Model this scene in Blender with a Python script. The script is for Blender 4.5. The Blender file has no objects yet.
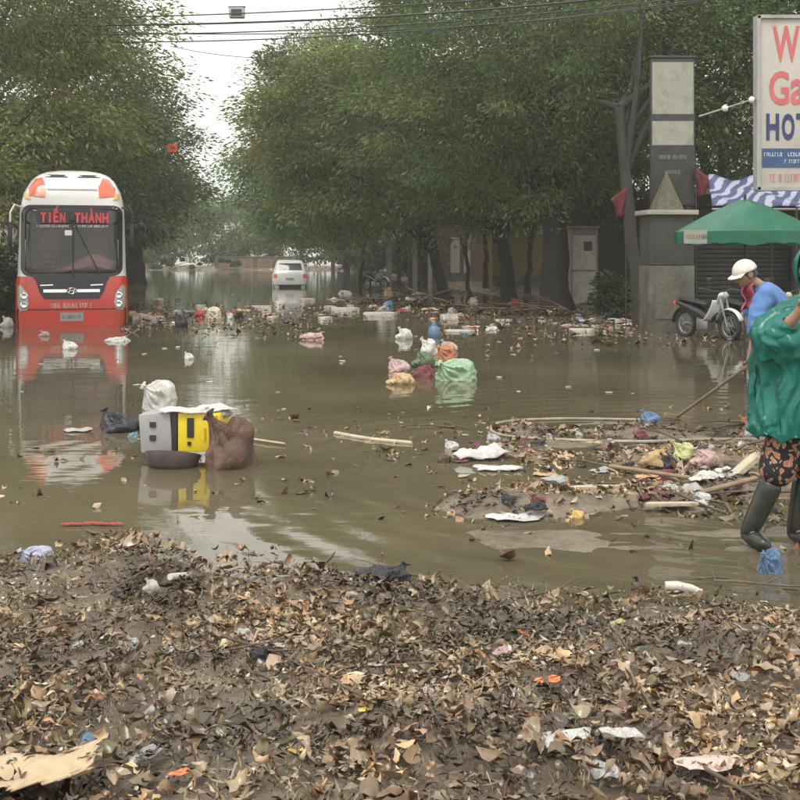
import bpy, bmesh, math, random
import numpy as np
from mathutils import Vector, Matrix, Euler, noise as mnoise
from math import sin, cos, pi, radians, sqrt, atan2

sc = bpy.context.scene
COL = sc.collection
random.seed(7)
RNG = np.random.default_rng(11)

# ------------------------------------------------------------------ camera
F, CX, HZ, CH = 1120.0, 400.0, 252.0, 1.72      # photograph's focal length and horizon in its own pixels, eye height in metres
cd = bpy.data.cameras.new('camera'); cam = bpy.data.objects.new('camera', cd); COL.objects.link(cam)
cam.location = (0, 0, CH); cam.rotation_euler = (radians(90), 0, 0)
cd.sensor_width = 36; cd.lens = F/800*36; cd.shift_y = (HZ-400)/800
cd.clip_start = 0.1; cd.clip_end = 3000
sc.camera = cam

# ------------------------------------------------------------------ world, sun, exposure
SUN_EL, SUN_AZ = 62, 200
wd = bpy.data.worlds.new('World'); sc.world = wd; wd.use_nodes = True
nt = wd.node_tree; nt.nodes.clear()
out = nt.nodes.new('ShaderNodeOutputWorld'); bg = nt.nodes.new('ShaderNodeBackground')
sky = nt.nodes.new('ShaderNodeTexSky'); sky.sky_type = 'NISHITA'; sky.sun_disc = False
sky.sun_elevation = radians(SUN_EL); sky.sun_rotation = radians(SUN_AZ); sky.dust_density = 4; sky.air_density = 1
hs = nt.nodes.new('ShaderNodeHueSaturation'); hs.inputs['Saturation'].default_value = 0.12
mx = nt.nodes.new('ShaderNodeMixRGB'); mx.inputs['Fac'].default_value = 0.78
mx.inputs['Color2'].default_value = (11.5, 11.35, 10.8, 1)
nt.links.new(sky.outputs[0], hs.inputs['Color']); nt.links.new(hs.outputs[0], mx.inputs['Color1'])
nt.links.new(mx.outputs[0], bg.inputs['Color']); bg.inputs['Strength'].default_value = 0.1
nt.links.new(bg.outputs[0], out.inputs['Surface'])
sd = bpy.data.lights.new('sun', 'SUN'); sd.energy = 1.4; sd.angle = radians(25); sd.color = (1, .96, .9)
sun = bpy.data.objects.new('sun', sd); COL.objects.link(sun)
az = radians(SUN_AZ)
sdir = Vector((sin(az)*cos(radians(SUN_EL)), cos(az)*cos(radians(SUN_EL)), sin(radians(SUN_EL))))
sun.rotation_euler = sdir.to_track_quat('Z', 'Y').to_euler(); sun.location = (0, 0, 60)
vs = sc.view_settings; vs.view_transform = 'Standard'; vs.look = 'None'; vs.exposure = 0.6; vs.gamma = 1; vs.use_curve_mapping = False
sc.render.engine = 'CYCLES'
cy = sc.cycles
cy.use_denoising = True; cy.denoiser = 'OPENIMAGEDENOISE'
cy.max_bounces = 8; cy.diffuse_bounces = 4; cy.glossy_bounces = 4; cy.transmission_bounces = 6; cy.transparent_max_bounces = 10; cy.volume_bounces = 1
cy.use_adaptive_sampling = True; cy.adaptive_threshold = 0.03
cy.volume_step_rate = 4; cy.volume_max_steps = 128
cy.caustics_reflective = False; cy.caustics_refractive = False; cy.sample_clamp_indirect = 6

# ------------------------------------------------------------------ helpers
def Wp(px, py, d): return Vector(((px-CX)/F*d, d, CH-(py-HZ)/F*d))
def Gd(py, z=0.0): return F*(CH-z)/(py-HZ)
def G(px, py, z=0.0):
    d = Gd(py, z); return Vector(((px-CX)/F*d, d, z))

def hash2(ix, iy, s):
    h = (ix.astype(np.int64)*374761393 + iy.astype(np.int64)*668265263 + s*974634777) & 0x7fffffff
    h = ((h ^ (h >> 13))*1274126177) & 0x7fffffff
    return ((h ^ (h >> 16)) & 0xffff)/65535.0
def vnoise(x, y, s=0):
    x = np.asarray(x, float); y = np.asarray(y, float)
    ix = np.floor(x); iy = np.floor(y); fx = x-ix; fy = y-iy
    fx = fx*fx*(3-2*fx); fy = fy*fy*(3-2*fy)
    a = hash2(ix, iy, s); b = hash2(ix+1, iy, s); c = hash2(ix, iy+1, s); d = hash2(ix+1, iy+1, s)
    return (a*(1-fx)+b*fx)*(1-fy)+(c*(1-fx)+d*fx)*fy
def fbm(x, y, s=0, o=4):
    t = 0; a = .5
    for k in range(o):
        t = t+a*vnoise(x*2**k, y*2**k, s+k*17); a *= .5
    return t/(1-.5**o)
def sstep(a, b, x):
    t = np.clip((x-a)/(b-a), 0, 1); return t*t*(3-2*t)

def link(name, me, mat=None, parent=None):
    o = bpy.data.objects.new(name, me); COL.objects.link(o)
    if mat is not None and me is not None and not me.materials: me.materials.append(mat)
    if parent is not None: o.parent = parent
    return o
def tag(o, label=None, cat=None, group=None, kind=None):
    if label: o['label'] = label
    if cat: o['category'] = cat
    if group: o['group'] = group
    if kind: o['kind'] = kind
    return o
def thing(name, label, cat, loc=(0, 0, 0), rz=0, group=None):
    o = bpy.data.objects.new(name, None); COL.objects.link(o)
    o.empty_display_size = .2; o.location = loc; o.rotation_euler = (0, 0, rz)
    return tag(o, label, cat, group)
def copy_tree(o, parent=None):
    c = o.copy(); COL.objects.link(c)
    if parent is not None: c.parent = parent
    for ch in list(o.children): copy_tree(ch, c)
    return c

class MB:
    def __init__(s): s.v = []; s.f = []
    def add(s, v, f):
        n = len(s.v); s.v += [tuple(p) for p in v]; s.f += [tuple(i+n for i in q) for q in f]; return s
    def box(s, c, d, rot=None, bev=0.0, taper=1.0):
        x, y, z = d[0]/2, d[1]/2, d[2]/2
        if bev > 0:
            b = min(bev, .45*min(d)); bm = bmesh.new(); bmesh.ops.create_cube(bm, size=1)
            for q in bm.verts: q.co = Vector((q.co.x*d[0], q.co.y*d[1], q.co.z*d[2]))
            bmesh.ops.bevel(bm, geom=list(bm.edges), offset=b, segments=2, affect='EDGES', profile=.6)
            bm.verts.index_update()
            v = [q.co.copy() for q in bm.verts]; f = [[q.index for q in a.verts] for a in bm.faces]; bm.free()
        else:
            v = [Vector(p) for p in ((-x,-y,-z),(x,-y,-z),(x,y,-z),(-x,y,-z),(-x,-y,z),(x,-y,z),(x,y,z),(-x,y,z))]
            f = [(0,3,2,1),(4,5,6,7),(0,1,5,4),(1,2,6,5),(2,3,7,6),(3,0,4,7)]
        if taper != 1: v = [Vector((p.x*(taper if p.z > 0 else 1), p.y*(taper if p.z > 0 else 1), p.z)) for p in v]
        M = Euler(rot).to_matrix() if rot is not None else Matrix.Identity(3)
        return s.add([M @ p+Vector(c) for p in v], f)
    def tube(s, path, rad, n=8, cap=True):
        P = [Vector(p) for p in path]; m = len(P)
        R = rad if hasattr(rad, '__len__') else [rad]*m
        v = []; f = []; up = None
        for i, p in enumerate(P):
            t = (P[min(i+1, m-1)]-P[max(i-1, 0)])
            t = t.normalized() if t.length > 1e-9 else Vector((0, 0, 1))
            if up is None: up = t.orthogonal().normalized()
            up = (up-t*up.dot(t)); up = up.normalized() if up.length > 1e-6 else t.orthogonal().normalized()
            b = t.cross(up)
            for k in range(n):
                a = 2*pi*k/n; v.append(p+(up*cos(a)+b*sin(a))*R[i])
        for i in range(m-1):
            for k in range(n):
                k2 = (k+1) % n; f.append((i*n+k, i*n+k2, (i+1)*n+k2, (i+1)*n+k))
        if cap: f.append(tuple(range(n-1, -1, -1))); f.append(tuple((m-1)*n+k for k in range(n)))
        return s.add(v, f)
    def lathe(s, prof, n=16, c=(0, 0, 0), M=None):
        v = []; f = []; m = len(prof)
        for r, z in prof:
            for k in range(n):
                p = Vector((r*cos(2*pi*k/n), r*sin(2*pi*k/n), z))
                v.append((M @ p if M is not None else p)+Vector(c))
        for i in range(m-1):
            for k in range(n):
                k2 = (k+1) % n; f.append((i*n+k, i*n+k2, (i+1)*n+k2, (i+1)*n+k))
        if prof[0][0] > 1e-6: f.append(tuple(range(n-1, -1, -1)))
        if prof[-1][0] > 1e-6: f.append(tuple((m-1)*n+k for k in range(n)))
        return s.add(v, f)
    def torus(s, c, R, r, axis='X', n=28, k=10, sq=1.0):
        v = []; f = []
        for i in range(n):
            a = 2*pi*i/n
            for j in range(k):
                b = 2*pi*j/k; q = R+r*cos(b); w = r*sin(b)*sq
                p = {'X': (w, q*cos(a), q*sin(a)), 'Y': (q*cos(a), w, q*sin(a)), 'Z': (q*cos(a), q*sin(a), w)}[axis]
                v.append(Vector(p)+Vector(c))
                f.append((i*k+j, ((i+1) % n)*k+j, ((i+1) % n)*k+(j+1) % k, i*k+(j+1) % k))
        return s.add(v, f)
    def grid(s, fn, nu, nv):
        v = [fn(i/nu, j/nv) for j in range(nv+1) for i in range(nu+1)]
        f = [(j*(nu+1)+i, j*(nu+1)+i+1, (j+1)*(nu+1)+i+1, (j+1)*(nu+1)+i) for j in range(nv) for i in range(nu)]
        return s.add(v, f)
    def rings(s, R, capa=True, capb=True):
        n = len(R[0]); v = [p for r in R for p in r]; f = []
        for i in range(len(R)-1):
            for k in range(n):
                k2 = (k+1) % n; f.append((i*n+k, i*n+k2, (i+1)*n+k2, (i+1)*n+k))
        if capa: f.append(tuple(range(n-1, -1, -1)))
        if capb: f.append(tuple((len(R)-1)*n+k for k in range(n)))
        return s.add(v, f)
    def mesh(s, name='m', smooth=False):
        me = bpy.data.meshes.new(name); me.from_pydata(s.v, [], s.f); me.validate(); me.update()
        if smooth:
            me.polygons.foreach_set('use_smooth', [True]*len(me.polygons))
            if smooth != 'all': me.set_sharp_from_angle(angle=radians(smooth if smooth is not True else 40))
        return me
    def build(s, name, mat, parent=None, smooth=False, loc=None, rot=None):
        o = link(name, s.mesh(name, smooth), mat, parent)
        if name == 'lettering': o['kind'] = 'stuff'
        if loc is not None: o.location = loc
        if rot is not None: o.rotation_euler = rot
        return o

def np_mesh(name, verts, faces, smooth=False, color=None):
    """quads or tris from numpy arrays, optional per-face colour"""
    me = bpy.data.meshes.new(name); nv = len(verts); nf, k = faces.shape
    me.vertices.add(nv); me.vertices.foreach_set('co', np.ascontiguousarray(verts, dtype=np.float32).ravel())
    me.loops.add(nf*k); me.loops.foreach_set('vertex_index', np.ascontiguousarray(faces, dtype=np.int32).ravel())
    me.polygons.add(nf); me.polygons.foreach_set('loop_start', np.arange(0, nf*k, k, dtype=np.int32))
    if smooth: me.polygons.foreach_set('use_smooth', np.ones(nf, bool))
    me.update(calc_edges=True)
    if color is not None:
        a = me.attributes.new('tint', 'FLOAT_COLOR', 'FACE')
        c = np.ones((nf, 4), np.float32); c[:, :3] = color; a.data.foreach_set('color', c.ravel())
    return me

# ------------------------------------------------------------------ materials
MATS = {}
def mat(name, col, rough=.6, var=.18, scale=6, bump=0, bscale=None, metal=0, dirt=0, dirtcol=(.09, .07, .045), spec=.5, coat=0, stretch=(1, 1, 1), trans=0, trcol=None):
    m = bpy.data.materials.new(name); m.use_nodes = True; n = m.node_tree.nodes; l = m.node_tree.links
    p = n['Principled BSDF']; p.inputs['Roughness'].default_value = rough; p.inputs['Metallic'].default_value = metal
    p.inputs['Specular IOR Level'].default_value = spec; p.inputs['Coat Weight'].default_value = coat; p.inputs['Coat Roughness'].default_value = .15
    tc = n.new('ShaderNodeTexCoord'); mp = n.new('ShaderNodeMapping'); mp.inputs['Scale'].default_value = stretch
    l.new(tc.outputs['Object'], mp.inputs['Vector'])
    nz = n.new('ShaderNodeTexNoise'); nz.inputs['Scale'].default_value = scale; nz.inputs['Detail'].default_value = 6; nz.inputs['Roughness'].default_value = .62
    l.new(mp.outputs[0], nz.inputs['Vector'])
    cr = n.new('ShaderNodeValToRGB'); cr.color_ramp.elements[0].position = .3; cr.color_ramp.elements[1].position = .72
    c = Vector(col); a = c*(1-var); b = Vector([min(1, x*(1+var)) for x in col])
    cr.color_ramp.elements[0].color = (*a, 1); cr.color_ramp.elements[1].color = (*b, 1)
    l.new(nz.outputs['Fac'], cr.inputs['Fac']); cout = cr.outputs['Color']
    if dirt > 0:
        n2 = n.new('ShaderNodeTexNoise'); n2.inputs['Scale'].default_value = scale*.6; n2.inputs['Detail'].default_value = 8; n2.inputs['Roughness'].default_value = .7
        l.new(tc.outputs['Object'], n2.inputs['Vector'])
        mr = n.new('ShaderNodeMapRange'); mr.inputs['From Min'].default_value = .62-dirt*.35; mr.inputs['From Max'].default_value = .72
        l.new(n2.outputs['Fac'], mr.inputs['Value'])
        mm = n.new('ShaderNodeMath'); mm.operation = 'MULTIPLY'; mm.inputs[1].default_value = min(1, .35+dirt); l.new(mr.outputs[0], mm.inputs[0])
        mc = n.new('ShaderNodeMixRGB'); mc.inputs['Color2'].default_value = (*dirtcol, 1); l.new(mm.outputs[0], mc.inputs['Fac']); l.new(cout, mc.inputs['Color1']); cout = mc.outputs[0]
    l.new(cout, p.inputs['Base Color'])
    if bump > 0:
        nb = n.new('ShaderNodeTexNoise'); nb.inputs['Scale'].default_value = bscale or scale*3; nb.inputs['Detail'].default_value = 5
        l.new(mp.outputs[0], nb.inputs['Vector'])
        bp = n.new('ShaderNodeBump'); bp.inputs['Strength'].default_value = 1; bp.inputs['Distance'].default_value = bump; l.new(nb.outputs['Fac'], bp.inputs['Height']); l.new(bp.outputs[0], p.inputs['Normal'])
    if trans > 0:
        tr = n.new('ShaderNodeBsdfTranslucent'); tr.inputs['Color'].default_value = (*(trcol or col), 1)
        ms = n.new('ShaderNodeMixShader'); ms.inputs[0].default_value = trans
        l.new(p.outputs[0], ms.inputs[1]); l.new(tr.outputs[0], ms.inputs[2]); l.new(ms.outputs[0], n['Material Output'].inputs['Surface'])
    MATS[name] = m; return m

def tint_mat(name, rough=.5, trans=0.0, coat=0, spec=.5, plain=False, bump=0):
    m = bpy.data.materials.new(name); m.use_nodes = True; n = m.node_tree.nodes; l = m.node_tree.links
    p = n['Principled BSDF']; p.inputs['Roughness'].default_value = rough; p.inputs['Coat Weight'].default_value = coat; p.inputs['Coat Roughness'].default_value = .2
    p.inputs['Specular IOR Level'].default_value = spec
    at = n.new('ShaderNodeAttribute'); at.attribute_name = 'tint'
    nz = n.new('ShaderNodeTexNoise'); nz.inputs['Scale'].default_value = 40; nz.inputs['Detail'].default_value = 4
    ge = n.new('ShaderNodeNewGeometry'); l.new(ge.outputs['Position'], nz.inputs['Vector'])
    mr = n.new('ShaderNodeMapRange'); mr.inputs['To Min'].default_value = .6; mr.inputs['To Max'].default_value = 1.4; l.new(nz.outputs['Fac'], mr.inputs['Value'])
    vm = n.new('ShaderNodeVectorMath'); vm.operation = 'SCALE'; l.new(at.outputs['Color'], vm.inputs[0]); l.new(mr.outputs[0], vm.inputs['Scale'])
    src = at.outputs['Color'] if plain else vm.outputs[0]
    l.new(src, p.inputs['Base Color'])
    if bump:
        bp = n.new('ShaderNodeBump'); bp.inputs['Distance'].default_value = bump; l.new(nz.outputs['Fac'], bp.inputs['Height']); l.new(bp.outputs[0], p.inputs['Normal'])
    if trans > 0:
        tr = n.new('ShaderNodeBsdfTranslucent'); l.new(src, tr.inputs['Color'])
        ms = n.new('ShaderNodeMixShader'); ms.inputs[0].default_value = trans
        l.new(p.outputs[0], ms.inputs[1]); l.new(tr.outputs[0], ms.inputs[2]); l.new(ms.outputs[0], n['Material Output'].inputs['Surface'])
    return m

def mud_mat():
    m = bpy.data.materials.new('wet_mud'); m.use_nodes = True; n = m.node_tree.nodes; l = m.node_tree.links
    p = n['Principled BSDF']; ge = n.new('ShaderNodeNewGeometry')
    def nz(s, d=6, r=.6):
        q = n.new('ShaderNodeTexNoise'); q.inputs['Scale'].default_value = s; q.inputs['Detail'].default_value = d; q.inputs['Roughness'].default_value = r
        l.new(ge.outputs['Position'], q.inputs['Vector']); return q
    a = nz(2.2); b = nz(14, 8, .7); c = nz(60, 5)
    cr = n.new('ShaderNodeValToRGB'); e = cr.color_ramp.elements
    e[0].position = .32; e[0].color = (.10, .074, .052, 1); e[1].position = .7; e[1].color = (.29, .225, .165, 1)
    x = cr.color_ramp.elements.new(.5); x.color = (.175, .14, .096, 1)
    ad = n.new('ShaderNodeMixRGB'); ad.inputs['Fac'].default_value = .6; l.new(a.outputs['Fac'], ad.inputs['Color1']); l.new(b.outputs['Fac'], ad.inputs['Color2'])
    l.new(ad.outputs[0], cr.inputs['Fac']); l.new(cr.outputs[0], p.inputs['Base Color'])
    mr = n.new('ShaderNodeMapRange'); mr.inputs['From Min'].default_value = .35; mr.inputs['From Max'].default_value = .65; mr.inputs['To Min'].default_value = .06; mr.inputs['To Max'].default_value = .38
    l.new(a.outputs['Fac'], mr.inputs['Value']); l.new(mr.outputs[0], p.inputs['Roughness'])
    h = n.new('ShaderNodeMath'); h.operation = 'MULTIPLY_ADD'; h.inputs[1].default_value = .35; l.new(c.outputs['Fac'], h.inputs[0]); l.new(b.outputs['Fac'], h.inputs[2])
    bp = n.new('ShaderNodeBump'); bp.inputs['Distance'].default_value = .02; l.new(h.outputs[0], bp.inputs['Height']); l.new(bp.outputs[0], p.inputs['Normal'])
    return m

RIP = Vector((2.7, 8.6, 0))       # where the two people stir the water
def water_mat():
    m = bpy.data.materials.new('flood_water'); m.use_nodes = True; n = m.node_tree.nodes; l = m.node_tree.links
    p = n['Principled BSDF']; p.inputs['IOR'].default_value = 1.4; p.inputs['Specular IOR Level'].default_value = .5
    ge = n.new('ShaderNodeNewGeometry')
    def nz(s, st, d=3):
        mp = n.new('ShaderNodeMapping'); mp.inputs['Scale'].default_value = st; l.new(ge.outputs['Position'], mp.inputs['Vector'])
        q = n.new('ShaderNodeTexNoise'); q.inputs['Scale'].default_value = s; q.inputs['Detail'].default_value = d; l.new(mp.outputs[0], q.inputs['Vector']); return q
    big = nz(.35, (1, 1, 1), 5)
    cr = n.new('ShaderNodeValToRGB'); e = cr.color_ramp.elements
    e[0].position = .35; e[0].color = (.082, .070, .041, 1); e[1].position = .7; e[1].color = (.150, .124, .076, 1)
    l.new(big.outputs['Fac'], cr.inputs['Fac']); l.new(cr.outputs[0], p.inputs['Base Color'])
    p.inputs['Roughness'].default_value = .035
    r1 = nz(1.3, (.5, 1.6, 1), 2); r2 = nz(7, (.6, 1.5, 1), 2)
    # rings round the waders
    vs_ = n.new('ShaderNodeVectorMath'); vs_.operation = 'SUBTRACT'; vs_.inputs[1].default_value = RIP; l.new(ge.outputs['Position'], vs_.inputs[0])
    ln = n.new('ShaderNodeVectorMath'); ln.operation = 'LENGTH'; l.new(vs_.outputs[0], ln.inputs[0])
    jit = n.new('ShaderNodeMath'); jit.operation = 'MULTIPLY_ADD'; jit.inputs[1].default_value = .35; l.new(r1.outputs['Fac'], jit.inputs[0]); l.new(ln.outputs['Value'], jit.inputs[2])
    fr = n.new('ShaderNodeMath'); fr.operation = 'MULTIPLY'; fr.inputs[1].default_value = 2*pi/.34; l.new(jit.outputs[0], fr.inputs[0])
    sn = n.new('ShaderNodeMath'); sn.operation = 'SINE'; l.new(fr.outputs[0], sn.inputs[0])
    fo = n.new('ShaderNodeMapRange'); fo.inputs['From Min'].default_value = 1; fo.inputs['From Max'].default_value = 6.5; fo.inputs['To Min'].default_value = 1.5; fo.inputs['To Max'].default_value = 0
    l.new(ln.outputs['Value'], fo.inputs['Value'])
    rg = n.new('ShaderNodeMath'); rg.operation = 'MULTIPLY'; l.new(sn.outputs[0], rg.inputs[0]); l.new(fo.outputs[0], rg.inputs[1])
    s1 = n.new('ShaderNodeMath'); s1.operation = 'MULTIPLY_ADD'; s1.inputs[1].default_value = .45; l.new(r2.outputs['Fac'], s1.inputs[0]); l.new(rg.outputs[0], s1.inputs[2])
    s2 = n.new('ShaderNodeMath'); s2.operation = 'MULTIPLY_ADD'; s2.inputs[1].default_value = 2.2; l.new(r1.outputs['Fac'], s2.inputs[0]); l.new(s1.outputs[0], s2.inputs[2])
    bp = n.new('ShaderNodeBump'); bp.inputs['Strength'].default_value = 1; bp.inputs['Distance'].default_value = .0018; l.new(s2.outputs[0], bp.inputs['Height']); l.new(bp.outputs[0], p.inputs['Normal'])
    return m

M_MUD = mud_mat(); M_WATER = water_mat()
M_LEAF = tint_mat('tree_leaf', .55, .42, plain=True)
M_DEAD = tint_mat('dead_leaf', .30, .0, .28, .5)
M_BARK = mat('bark', (.034, .030, .025), .85, .35, 9, .02, 22, stretch=(1, 1, .3))
M_WHITE = mat('white_plastic', (.72, .71, .68), .35, .1, 8, 0, dirt=.25)
M_FOAM = mat('white_foam', (.56, .54, .48), .7, .1, 6, .003, 60, dirt=.5, dirtcol=(.28, .23, .16))
M_BAGW = mat('white_bag', (.70, .69, .66), .32, .15, 5, .02, 7, dirt=.3, trans=.25)
M_BAGK = mat('black_bag', (.018, .018, .022), .28, .3, 5, .006, 25)
M_BAGG = mat('grey_bag', (.38, .37, .36), .35, .2, 5, .02, 7, dirt=.3)
M_BAGB = mat('blue_bag', (.13, .23, .38), .35, .2, 5, .02, 7, dirt=.2, trans=.15)
M_BAGP = mat('pink_bag', (.46, .31, .29), .4, .2, 5, .02, 7, dirt=.3)
M_BAGR = mat('red_bag', (.45, .06, .05), .4, .2, 5, .02, 7, dirt=.2)
M_BAGO = mat('orange_bag', (.48, .21, .11), .4, .2, 5, .02, 7, dirt=.3)
M_BAGGR = mat('green_bag', (.38, .55, .38), .4, .15, 5, .02, 7, dirt=.15, trans=.2)
M_BAGY = mat('lime_bag', (.46, .48, .22), .4, .15, 5, .02, 7, dirt=.25)
M_TAN = mat('tan_sack', (.50, .36, .20), .75, .2, 9, .004, 50, dirt=.35)
M_BROWN = mat('brown_sack', (.105, .058, .038), .65, .35, 5, .025, 7, dirt=.35)
M_MAROON = mat('maroon_cloth', (.17, .05, .06), .8, .25, 8, .004, 40)
M_CARD = mat('cardboard', (.47, .36, .23), .8, .14, 10, .003, 30, dirt=.3)
M_YEL = mat('yellow_plastic', (.80, .60, .03), .38, .08, 6, 0, dirt=.12)
M_GREYP = mat('grey_plastic', (.35, .34, .34), .45, .1, 6, 0, dirt=.2)
M_DARKP = mat('dark_plastic', (.03, .03, .032), .35, .3, 6)
M_RUB = mat('rubber', (.022, .022, .022), .55, .3, 8, .002)
M_WOOD = mat('weathered_wood', (.26, .19, .12), .75, .3, 4, .004, 20, stretch=(1, 1, 1), dirt=.2)
M_PALEWOOD = mat('pale_wood', (.48, .41, .30), .65, .2, 6, .003, 20, dirt=.25)
M_STEEL = mat('steel', (.35, .35, .35), .4, .2, 5, metal=.8)
M_DSTEEL = mat('dark_steel', (.05, .05, .048), .5, .3, 5, metal=.3)

# ------------------------------------------------------------------ ground and water
def xbank_r(Y): return 7.6-0.17*(Y-20.7)
def xbank_l(Y): return -9.6-0.17*(Y-25)
def height(X, Y):
    X = np.asarray(X, float); Y = np.asarray(Y, float)
    h = -.32+.05*fbm(X*.5, Y*.5, 3)
    n1 = fbm(X*1.3, Y*1.3, 5); n2 = fbm(X*5, Y*5, 9); n3 = fbm(X*.7+9, Y*.7, 31)
    # foreground bank of mud and litter
    edge = 5.72+.5*(n3-.5)*2+.25*(n1-.5)*2+.6*sstep(-1.0, -2.4, X)
    fg = sstep(.55, -.25, Y-edge)
    top = .012+.22*(n1-.42)+.07*(n2-.5)+.05*sstep(5.5, 3.2, Y)+.34*np.exp(-((Y-edge+.22)/.2)**2)*np.clip(fbm(X*2.2, Y*2.2, 71)-.45, 0, .4)
    h = h*(1-fg)+top*fg
    # wet flat to the right, just beyond the bank, and the raft of debris behind it
    flat = sstep(-.5, .7, X+.5*(n3-.5))*sstep(7.6, 6.8, Y)*(1-fg)
    h = h*(1-flat)+(-.006+.05*(n1-.47)+.012*(n2-.5)+.045*(fbm(X*1.3, Y*8, 44)-.47))*flat
    cx = sstep(-.5, .9, X-.10*(Y-8)+1.2*(n3-.5)); raft = cx*sstep(6.7, 7.5, Y)*sstep(12.4, 10.8, Y+1.5*(n3-.5))*(1-fg)
    h = np.where(raft > 0, np.maximum(h, h*(1-raft)+(.0+.24*(n1-.45)+.07*(n2-.5))*raft), h)
    # street banks
    r = sstep(-.6, 1.2, X-xbank_r(Y)+.8*(n3-.5)); h = h*(1-r)+(.14+.05*(n1-.5))*r
    lf = sstep(.6, -1.2, X-xbank_l(Y)+.8*(n3-.5)); h = h*(1-lf)+(.14+.05*(n1-.5))*lf
    fe = sstep(103, 110, Y+4*(n3-.5)); h = h*(1-fe)+.30*fe
    return h
xs = np.unique(np.concatenate([np.linspace(-400, -60, 12), np.linspace(-60, -5, 70), np.arange(-5, 6, .05), np.linspace(6, 60, 70), np.linspace(60, 400, 12)]))
ys = np.unique(np.concatenate([np.linspace(-30, 2.4, 10), np.arange(2.4, 13, .055), np.linspace(13, 60, 130), np.linspace(60, 130, 80), np.linspace(130, 700, 20)]))
XX, YY = np.meshgrid(xs, ys); ZZ = height(XX, YY)
nx, ny = len(xs), len(ys)
idx = np.arange(nx*ny).reshape(ny, nx)
FQ = np.stack([idx[:-1, :-1].ravel(), idx[:-1, 1:].ravel(), idx[1:, 1:].ravel(), idx[1:, :-1].ravel()], 1)
g = link('ground', np_mesh('ground', np.stack([XX.ravel(), YY.ravel(), ZZ.ravel()], 1), FQ, True), M_MUD); tag(g, kind='structure')
wm = MB().grid(lambda u, v: (-200+400*u, 2+116*v, 0), 20, 12)
tag(wm.build('water', M_WATER, None), kind='structure')
def hz(x, y): return float(height(np.array([x]), np.array([y]))[0])
def surf(x, y): return max(0.0, hz(x, y))

# ------------------------------------------------------------------ foliage
def leaf_cloud(C, D, L, wr=.36, seed=0):
    """rhombic leaf sprays: centres, directions, lengths -> verts, quads"""
    r = np.random.default_rng(seed); n = len(C)
    D = D/np.linalg.norm(D, axis=1, keepdims=True)
    q = r.normal(size=(n, 3)); S = np.cross(D, q); S /= np.linalg.norm(S, axis=1, keepdims=True)+1e-9
    N = np.cross(D, S); L = L[:, None]
    a = C-D*L*.5; b = C+D*L*.5+N*L*.08; c = C-D*L*.05+S*L*wr*.5-N*L*.05; d = C+D*L*.05-S*L*wr*.5-N*L*.05
    V = np.stack([a, c, b, d], 1).reshape(-1, 3)
    return V, np.arange(4*n).reshape(n, 4)

def foliage_points(ells, nclump, per, cl_r, seed, droop=.5, low=None):
    r = np.random.default_rng(seed); C = []; D = []; K = []; cents = []
    vol = np.array([e[3]*e[4]*e[5] for e in ells]); pr = vol/vol.sum()
    for k in range(nclump):
        e = ells[r.choice(len(ells), p=pr)]
        d = r.normal(size=3); d /= np.linalg.norm(d); rad = r.uniform(.25, 1.0)**.5
        c = np.array(e[:3])+d*rad*np.array(e[3:6])*r.uniform(.85, 1.08)
        if low is not None and c[2] < low: c[2] = low+r.uniform(0, .8)
        cents.append(c); n = int(per*r.uniform(.5, 1.4)); rr = cl_r*r.uniform(.6, 1.35)
        p = r.normal(size=(n, 3)); p /= np.linalg.norm(p, axis=1, keepdims=True); q = r.uniform(0, 1, (n, 1))**.45
        off = p*q*np.array([rr*1.15, rr*1.15, rr*.62]); off[:, 2] -= .22*(np.hypot(off[:, 0], off[:, 1])**2)/rr
        C.append(c+off); out_ = p*np.array([1, 1, .4])+d*.5; out_[:, 2] -= droop*r.uniform(.3, 1.2, n); D.append(out_+r.normal(size=(n, 3))*.35); K.append(np.full(n, k))
    return np.concatenate(C), np.concatenate(D), np.concatenate(K), np.array(cents)

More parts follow.
